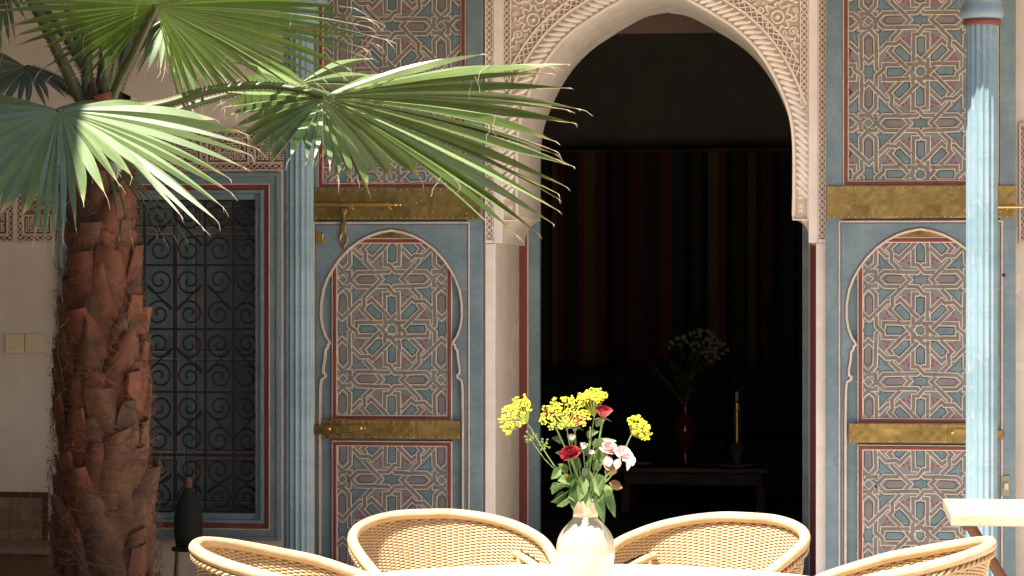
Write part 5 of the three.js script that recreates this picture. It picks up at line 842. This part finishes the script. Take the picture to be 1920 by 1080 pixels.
  // leafy sprigs: [label, leaves [px, py, dz, tox, toy, toz, length mm, half width mm, material]]
  const sprigs = [
    ['dense low leafy sprig filling the left side of the vase mouth', [[1072, 932, 0.03, -0.8, -0.2, 0.5, 40, 14, 1], [1078, 938, 0.045, -0.4, 0.5, 0.7, 34, 13, 1], [1062, 925, 0.04, -1, -0.4, 0.3, 34, 13, 0], [1046, 905, 0.03, -0.5, -0.8, 0.4, 26, 10, 1], [1070, 905, 0.05, -0.7, 0.4, 0.6, 40, 15, 1], [1085, 915, 0.055, -0.2, 0.8, 0.6, 40, 14, 0]]],
    ['dense low leafy sprig filling the right side of the vase mouth', [[1112, 932, 0.04, 0.6, 0.3, 0.6, 40, 15, 0], [1122, 925, 0.03, 0.8, 0.5, 0.3, 42, 15, 1], [1118, 905, 0.05, 0.7, 0.5, 0.5, 40, 15, 1], [1102, 935, 0.05, 0.2, 0.7, 0.7, 36, 14, 0], [1135, 890, 0.02, 0.7, 0.6, 0.2, 36, 13, 2], [1098, 855, 0.02, 0.1, 1, 0.3, 44, 15, 0], [1118, 800, -0.02, 0.4, 0.9, 0.2, 34, 11, 1], [1052, 832, 0.0, -0.6, 0.6, 0.3, 32, 12, 0]]],
    ['leafy sprig spreading to the left over the vase mouth', [[1066, 902, 0.03, -1, -0.1, 0.4, 46, 15, 1], [1068, 918, 0.045, -1, -0.35, 0.5, 50, 14, 0], [1052, 878, 0.03, -0.8, -0.6, 0.4, 30, 11, 1], [1060, 860, 0.02, -0.5, 0.5, 0.3, 34, 12, 0], [1078, 890, 0.045, -0.6, -0.5, 0.6, 36, 12, 0]]],
    ['leafy sprig with broad leaves hanging at the front of the vase mouth', [[1094, 892, 0.05, -0.2, -1, 0.5, 52, 15, 1], [1104, 880, 0.05, 0.1, -1, 0.5, 46, 14, 1], [1080, 905, 0.05, -0.1, -1, 0.4, 52, 13, 0], [1118, 892, 0.05, 0.25, -1, 0.4, 40, 13, 1], [1098, 915, 0.055, 0.15, -1, 0.4, 36, 13, 1]]],
    ['leafy sprig with one long dark leaf falling over the right side of the vase', [[1128, 905, 0.045, 0.12, -1, 0.35, 78, 19, 0], [1138, 912, 0.03, 0.35, -1, 0.1, 60, 12, 0], [1132, 900, 0.05, -0.4, -0.5, 0.5, 26, 12, 1], [1142, 905, 0.02, 1, -0.1, 0.2, 32, 12, 2]]],
    ['leafy sprig standing behind the roses at the right', [[1112, 862, 0.0, 0.6, 0.7, 0.3, 46, 20, 1], [1118, 842, 0.0, 0.3, 0.9, 0.2, 40, 17, 1], [1130, 868, 0.02, 0.8, 0.1, 0.4, 44, 16, 2], [1102, 822, -0.01, 0.6, 0.6, 0.2, 38, 12, 1], [1128, 822, 0, 0.9, 0.1, 0.2, 36, 10, 1], [1110, 880, 0.02, 0.3, 0.6, 0.5, 44, 16, 1]]],
    ['leafy sprig standing upright in the middle of the bouquet', [[1086, 880, 0.0, -0.1, 1, 0.3, 52, 16, 0], [1074, 862, 0.02, -0.4, 0.8, 0.3, 38, 12, 0], [1096, 870, 0.02, 0.3, 0.8, 0.3, 46, 15, 0], [1090, 900, 0.03, 0.1, 0.9, 0.6, 52, 16, 0], [1078, 925, 0.03, -0.5, 0.6, 0.5, 46, 15, 0], [1108, 925, 0.03, 0.4, 0.6, 0.5, 46, 16, 0], [1062, 890, 0.01, -0.5, 0.9, 0.1, 40, 13, 1]]]];
  sprigs.forEach(([l, ls], k) => { const t = thing('leafy_sprig', l, 'leaves'), r = rng(480 + k); let cx = 0, cy = 0; ls.forEach((q) => { cx += q[0]; cy += q[1]; }); const c = F(cx / ls.length, Math.min(...ls.map((q) => q[1])), 0.02); stem(t, r, c, V(0, 0, 0), 0.002); ls.forEach(([px, py, dz, x, y, z, L, W, m], i) => leafMesh(t, F(px, py, dz), V(x, y, z), L / 850, W / 850, [FM.leaf, FM.leafPale, FM.wilt][m], 490 + k * 20 + i, 0.25)); });
  { const t = thing('orange_bud', 'small orange bud low at the left of the bouquet', 'flower'), p = F(1062, 895, 0.055); stem(t, rng(500), p, V(0, 0, 0.004), 0.0015); rose(t, p, V(-0.2, 0.8, 0.5), 0.009, FM.orange, 501, 0.3, 7); }
}
// ================================================================ inside the dark room
{
  const Z = -6.85, xa = at(960, 300, Z).x, xb = at(1600, 300, Z).x, y1 = at(1250, 285, Z).y, W = xb - xa;
  const c = document.createElement('canvas'); c.width = 1024; c.height = 64; const g = c.getContext('2d'); g.fillStyle = '#1e1c17'; g.fillRect(0, 0, 1024, 64);
  const px = (p) => (p - 960) / 640 * 1024; for (const [a, b, col] of [[1014, 1030, '#53422c'], [1036, 1046, '#766036'], [1046, 1060, '#6c302c'], [1062, 1088, '#3f3f38'], [1088, 1098, '#7c3530'], [1098, 1118, '#726036'], [1118, 1140, '#62382e'], [1150, 1170, '#442f27'], [1178, 1200, '#602b29'], [1200, 1212, '#41423a'], [1212, 1238, '#442c27'], [1240, 1262, '#6e3932'], [1262, 1284, '#3b3b35'], [1300, 1318, '#443528'], [1330, 1350, '#715d36'], [1350, 1364, '#6c302c'], [1376, 1398, '#3a3934'], [1404, 1420, '#5e4f30'], [1430, 1452, '#512b27'], [1466, 1490, '#3b3933'], [1496, 1512, '#52362a'], [1530, 1560, '#632d2a']]) { g.fillStyle = col; g.fillRect(px(a), 0, px(b) - px(a), 64); }
  const tx = new THREE.CanvasTexture(c); tx.colorSpace = THREE.SRGBColorSpace; const m = new THREE.MeshStandardMaterial({ map: tx, roughness: 0.95, side: THREE.DoubleSide });
  const t = thing('wall_hanging', 'striped woven hanging in dark red, olive and grey on the back wall of the room', 'wall hanging');
  new G().grid(240, 6, (u, v) => V(xa + u * W, 0.3 + v * (y1 - 0.3), Z + 0.018 * Math.sin(u * 70) + 0.01 * Math.sin(u * 31 + 1))).build('cloth', m, t, true);
  new G().tube([V(xa - 0.05, y1 + 0.012, Z), V(xb + 0.05, y1 + 0.012, Z)], 0.013, 10).build('rod', M.wood, t);
}
{
  const Z = -5.1, t = thing('low_table', 'low table, its pale top coloured dark as in shade, with objects inside the dark room', 'table'), y = at(1300, 872, Z).y, xa = at(1165, 880, Z).x, xb = at(1442, 880, Z).x;
  new G().box(xa, xb, y - 0.035, y, Z - 0.3, Z + 0.3, 0.006).build('tabletop', surf([0.075, 0.05, 0.034], [0.05, 0.033, 0.023], { size: 0.4, seed: 181, rough: 0.45 }), t); new G().box(xa + 0.04, xb - 0.04, y - 0.12, y - 0.037, Z - 0.27, Z + 0.27, 0.004).build('apron', M.wood, t);  // tabletop colour darkened to carry the gloom of the room
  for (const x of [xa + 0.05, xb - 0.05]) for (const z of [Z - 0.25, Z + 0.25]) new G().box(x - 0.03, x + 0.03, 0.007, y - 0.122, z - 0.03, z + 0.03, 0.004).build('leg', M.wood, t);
  const s = 1 / 269, P = (px, py, dz = 0) => at(px, py, Z + dz);
  const v = thing('red_vase', 'slim glossy red vase on the low table in the dark room', 'vase', null, V(P(1285, 868).x, y + 0.001, Z)), h = (py) => P(1285, py).y - y;
  new G().geo(lathe([[0, 0], [14 * s, 0], [12 * s, 0.02], [8 * s, h(848)], [14 * s, h(835)], [22 * s, h(815)], [23 * s, h(800)], [17 * s, h(785)], [9 * s, h(778)], [8 * s, h(765)], [13 * s, h(758)], [0, h(758)]], 40)).build('body', plain([0.16, 0.008, 0.01], 0.15, { physical: { clearcoat: 1, clearcoatRoughness: 0.05 } }), v);
  const f = thing('dim_bouquet', 'bouquet of red roses and tiny white flowers in the red vase in the dark room', 'flowers');
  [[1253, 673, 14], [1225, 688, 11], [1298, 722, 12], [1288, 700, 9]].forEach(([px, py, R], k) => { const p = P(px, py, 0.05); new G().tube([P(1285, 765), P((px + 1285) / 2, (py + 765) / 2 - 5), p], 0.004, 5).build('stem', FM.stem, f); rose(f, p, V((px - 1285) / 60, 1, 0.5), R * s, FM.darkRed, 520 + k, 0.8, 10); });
  [[1312, 650], [1335, 640], [1300, 632], [1280, 640], [1330, 665], [1345, 648], [1322, 625]].forEach(([px, py], k) => { const p = P(px, py, 0.03), b = p.clone().add(V(-0.01, -0.06, 0)); new G().tube([P(1285, 765), P(1295, 710), b], 0.003, 4).build('stem', FM.stem, f); umbel(f, b, V((px - 1305) / 60, 1, 0.4), 0.085, 9, 530 + k, [FM.babyBreath, FM.yellowRay], 1.0, 0.006); });
  for (let k = 0; k < 9; k++) { const r = rng(540 + k), p = P(1285 + (r() - 0.5) * 60, 740 - r() * 60, 0.05); leafMesh(f, p, V(r() - 0.5, r() * 0.8, 0.3), 0.12, 0.035, FM.leaf, 550 + k, 0.3); }
  const c = thing('brass_candlestick', 'thin pierced brass cylinder lamp on a glass dish in the dark room', 'lamp', null, V(P(1382, 860).x, y + 0.001, Z)), ch = (py) => P(1382, py).y - y;
  new G().geo(lathe([[0, 0], [36 * s, 0], [38 * s, 0.012], [34 * s, 0.008], [0, 0.006]], 40)).build('dish', plain([0.35, 0.36, 0.34], 0.1, { physical: { clearcoat: 1 } }), c);
  new G().geo(lathe([[0, 0.008], [10 * s, 0.008], [7 * s, 0.03], [15 * s, ch(835)], [13 * s, ch(832)], [0, 0.035]], 32)).build('cup', plain([0.22, 0.18, 0.10], 0.15, { physical: { clearcoat: 1 } }), c);
  const cg = new G(), r = rng(560); cg.geo(lathe([[0, 0.03], [6.5 * s, 0.03], [6.5 * s, ch(757)], [5 * s, ch(752)], [0, ch(750)]], 24)); for (let k = 0; k < 110; k++) { const a = r() * 6.28, yy = lerp(0.06, ch(760), r()); cg.geo(new THREE.SphereGeometry(1.6 * s, 5, 4), T(Math.cos(a) * 6.5 * s, yy, Math.sin(a) * 6.5 * s)); } cg.build('sleeve', M.brassPlain, c);
  new G().geo(lathe([[0, ch(751)], [3.5 * s, ch(751)], [3 * s, ch(735)], [0, ch(734)]], 16)).build('wick_holder', plain([0.7, 0.65, 0.5], 0.3), c);
  const d = thing('saucer', 'small pale saucer at the left end of the low table in the dark room', 'dish', null, V(P(1203, 856).x, y + 0.001, Z)); new G().geo(lathe([[0, 0], [14 * s, 0], [20 * s, 0.012], [19 * s, 0.014], [12 * s, 0.004], [0, 0.004]], 32)).build('dish', FM.white, d);
}
{
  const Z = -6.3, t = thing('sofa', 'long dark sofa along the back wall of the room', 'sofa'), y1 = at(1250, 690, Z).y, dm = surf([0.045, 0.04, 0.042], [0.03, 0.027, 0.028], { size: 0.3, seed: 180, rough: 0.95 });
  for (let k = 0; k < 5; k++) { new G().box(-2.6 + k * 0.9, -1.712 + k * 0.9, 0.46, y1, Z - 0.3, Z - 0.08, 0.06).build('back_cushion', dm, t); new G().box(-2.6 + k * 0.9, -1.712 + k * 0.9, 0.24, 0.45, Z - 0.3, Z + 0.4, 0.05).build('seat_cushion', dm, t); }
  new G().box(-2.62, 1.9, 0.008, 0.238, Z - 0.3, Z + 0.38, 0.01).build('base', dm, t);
}

for (const o of scene.children) { // repeats of one kind belong together
  const g = { door_leaf: 'painted door leaves beside the arch', carved_frieze: 'carved friezes on the house wall', courtyard_wall: 'walls closing the courtyard', palm_tree: 'fan palms of the courtyard', yellow_umbel: 'yellow umbels of the bouquet', red_rose: 'red roses of the bouquet', pink_rose: 'pink roses of the bouquet', white_bud: 'white buds of the bouquet', leafy_sprig: 'leafy sprigs of the bouquet' }[o.name.replace(/_[0-9]+$/, '')];
  if (g && !o.userData.group) o.userData.group = g;
}

camera.updateMatrixWorld(); renderer.render(scene, camera);
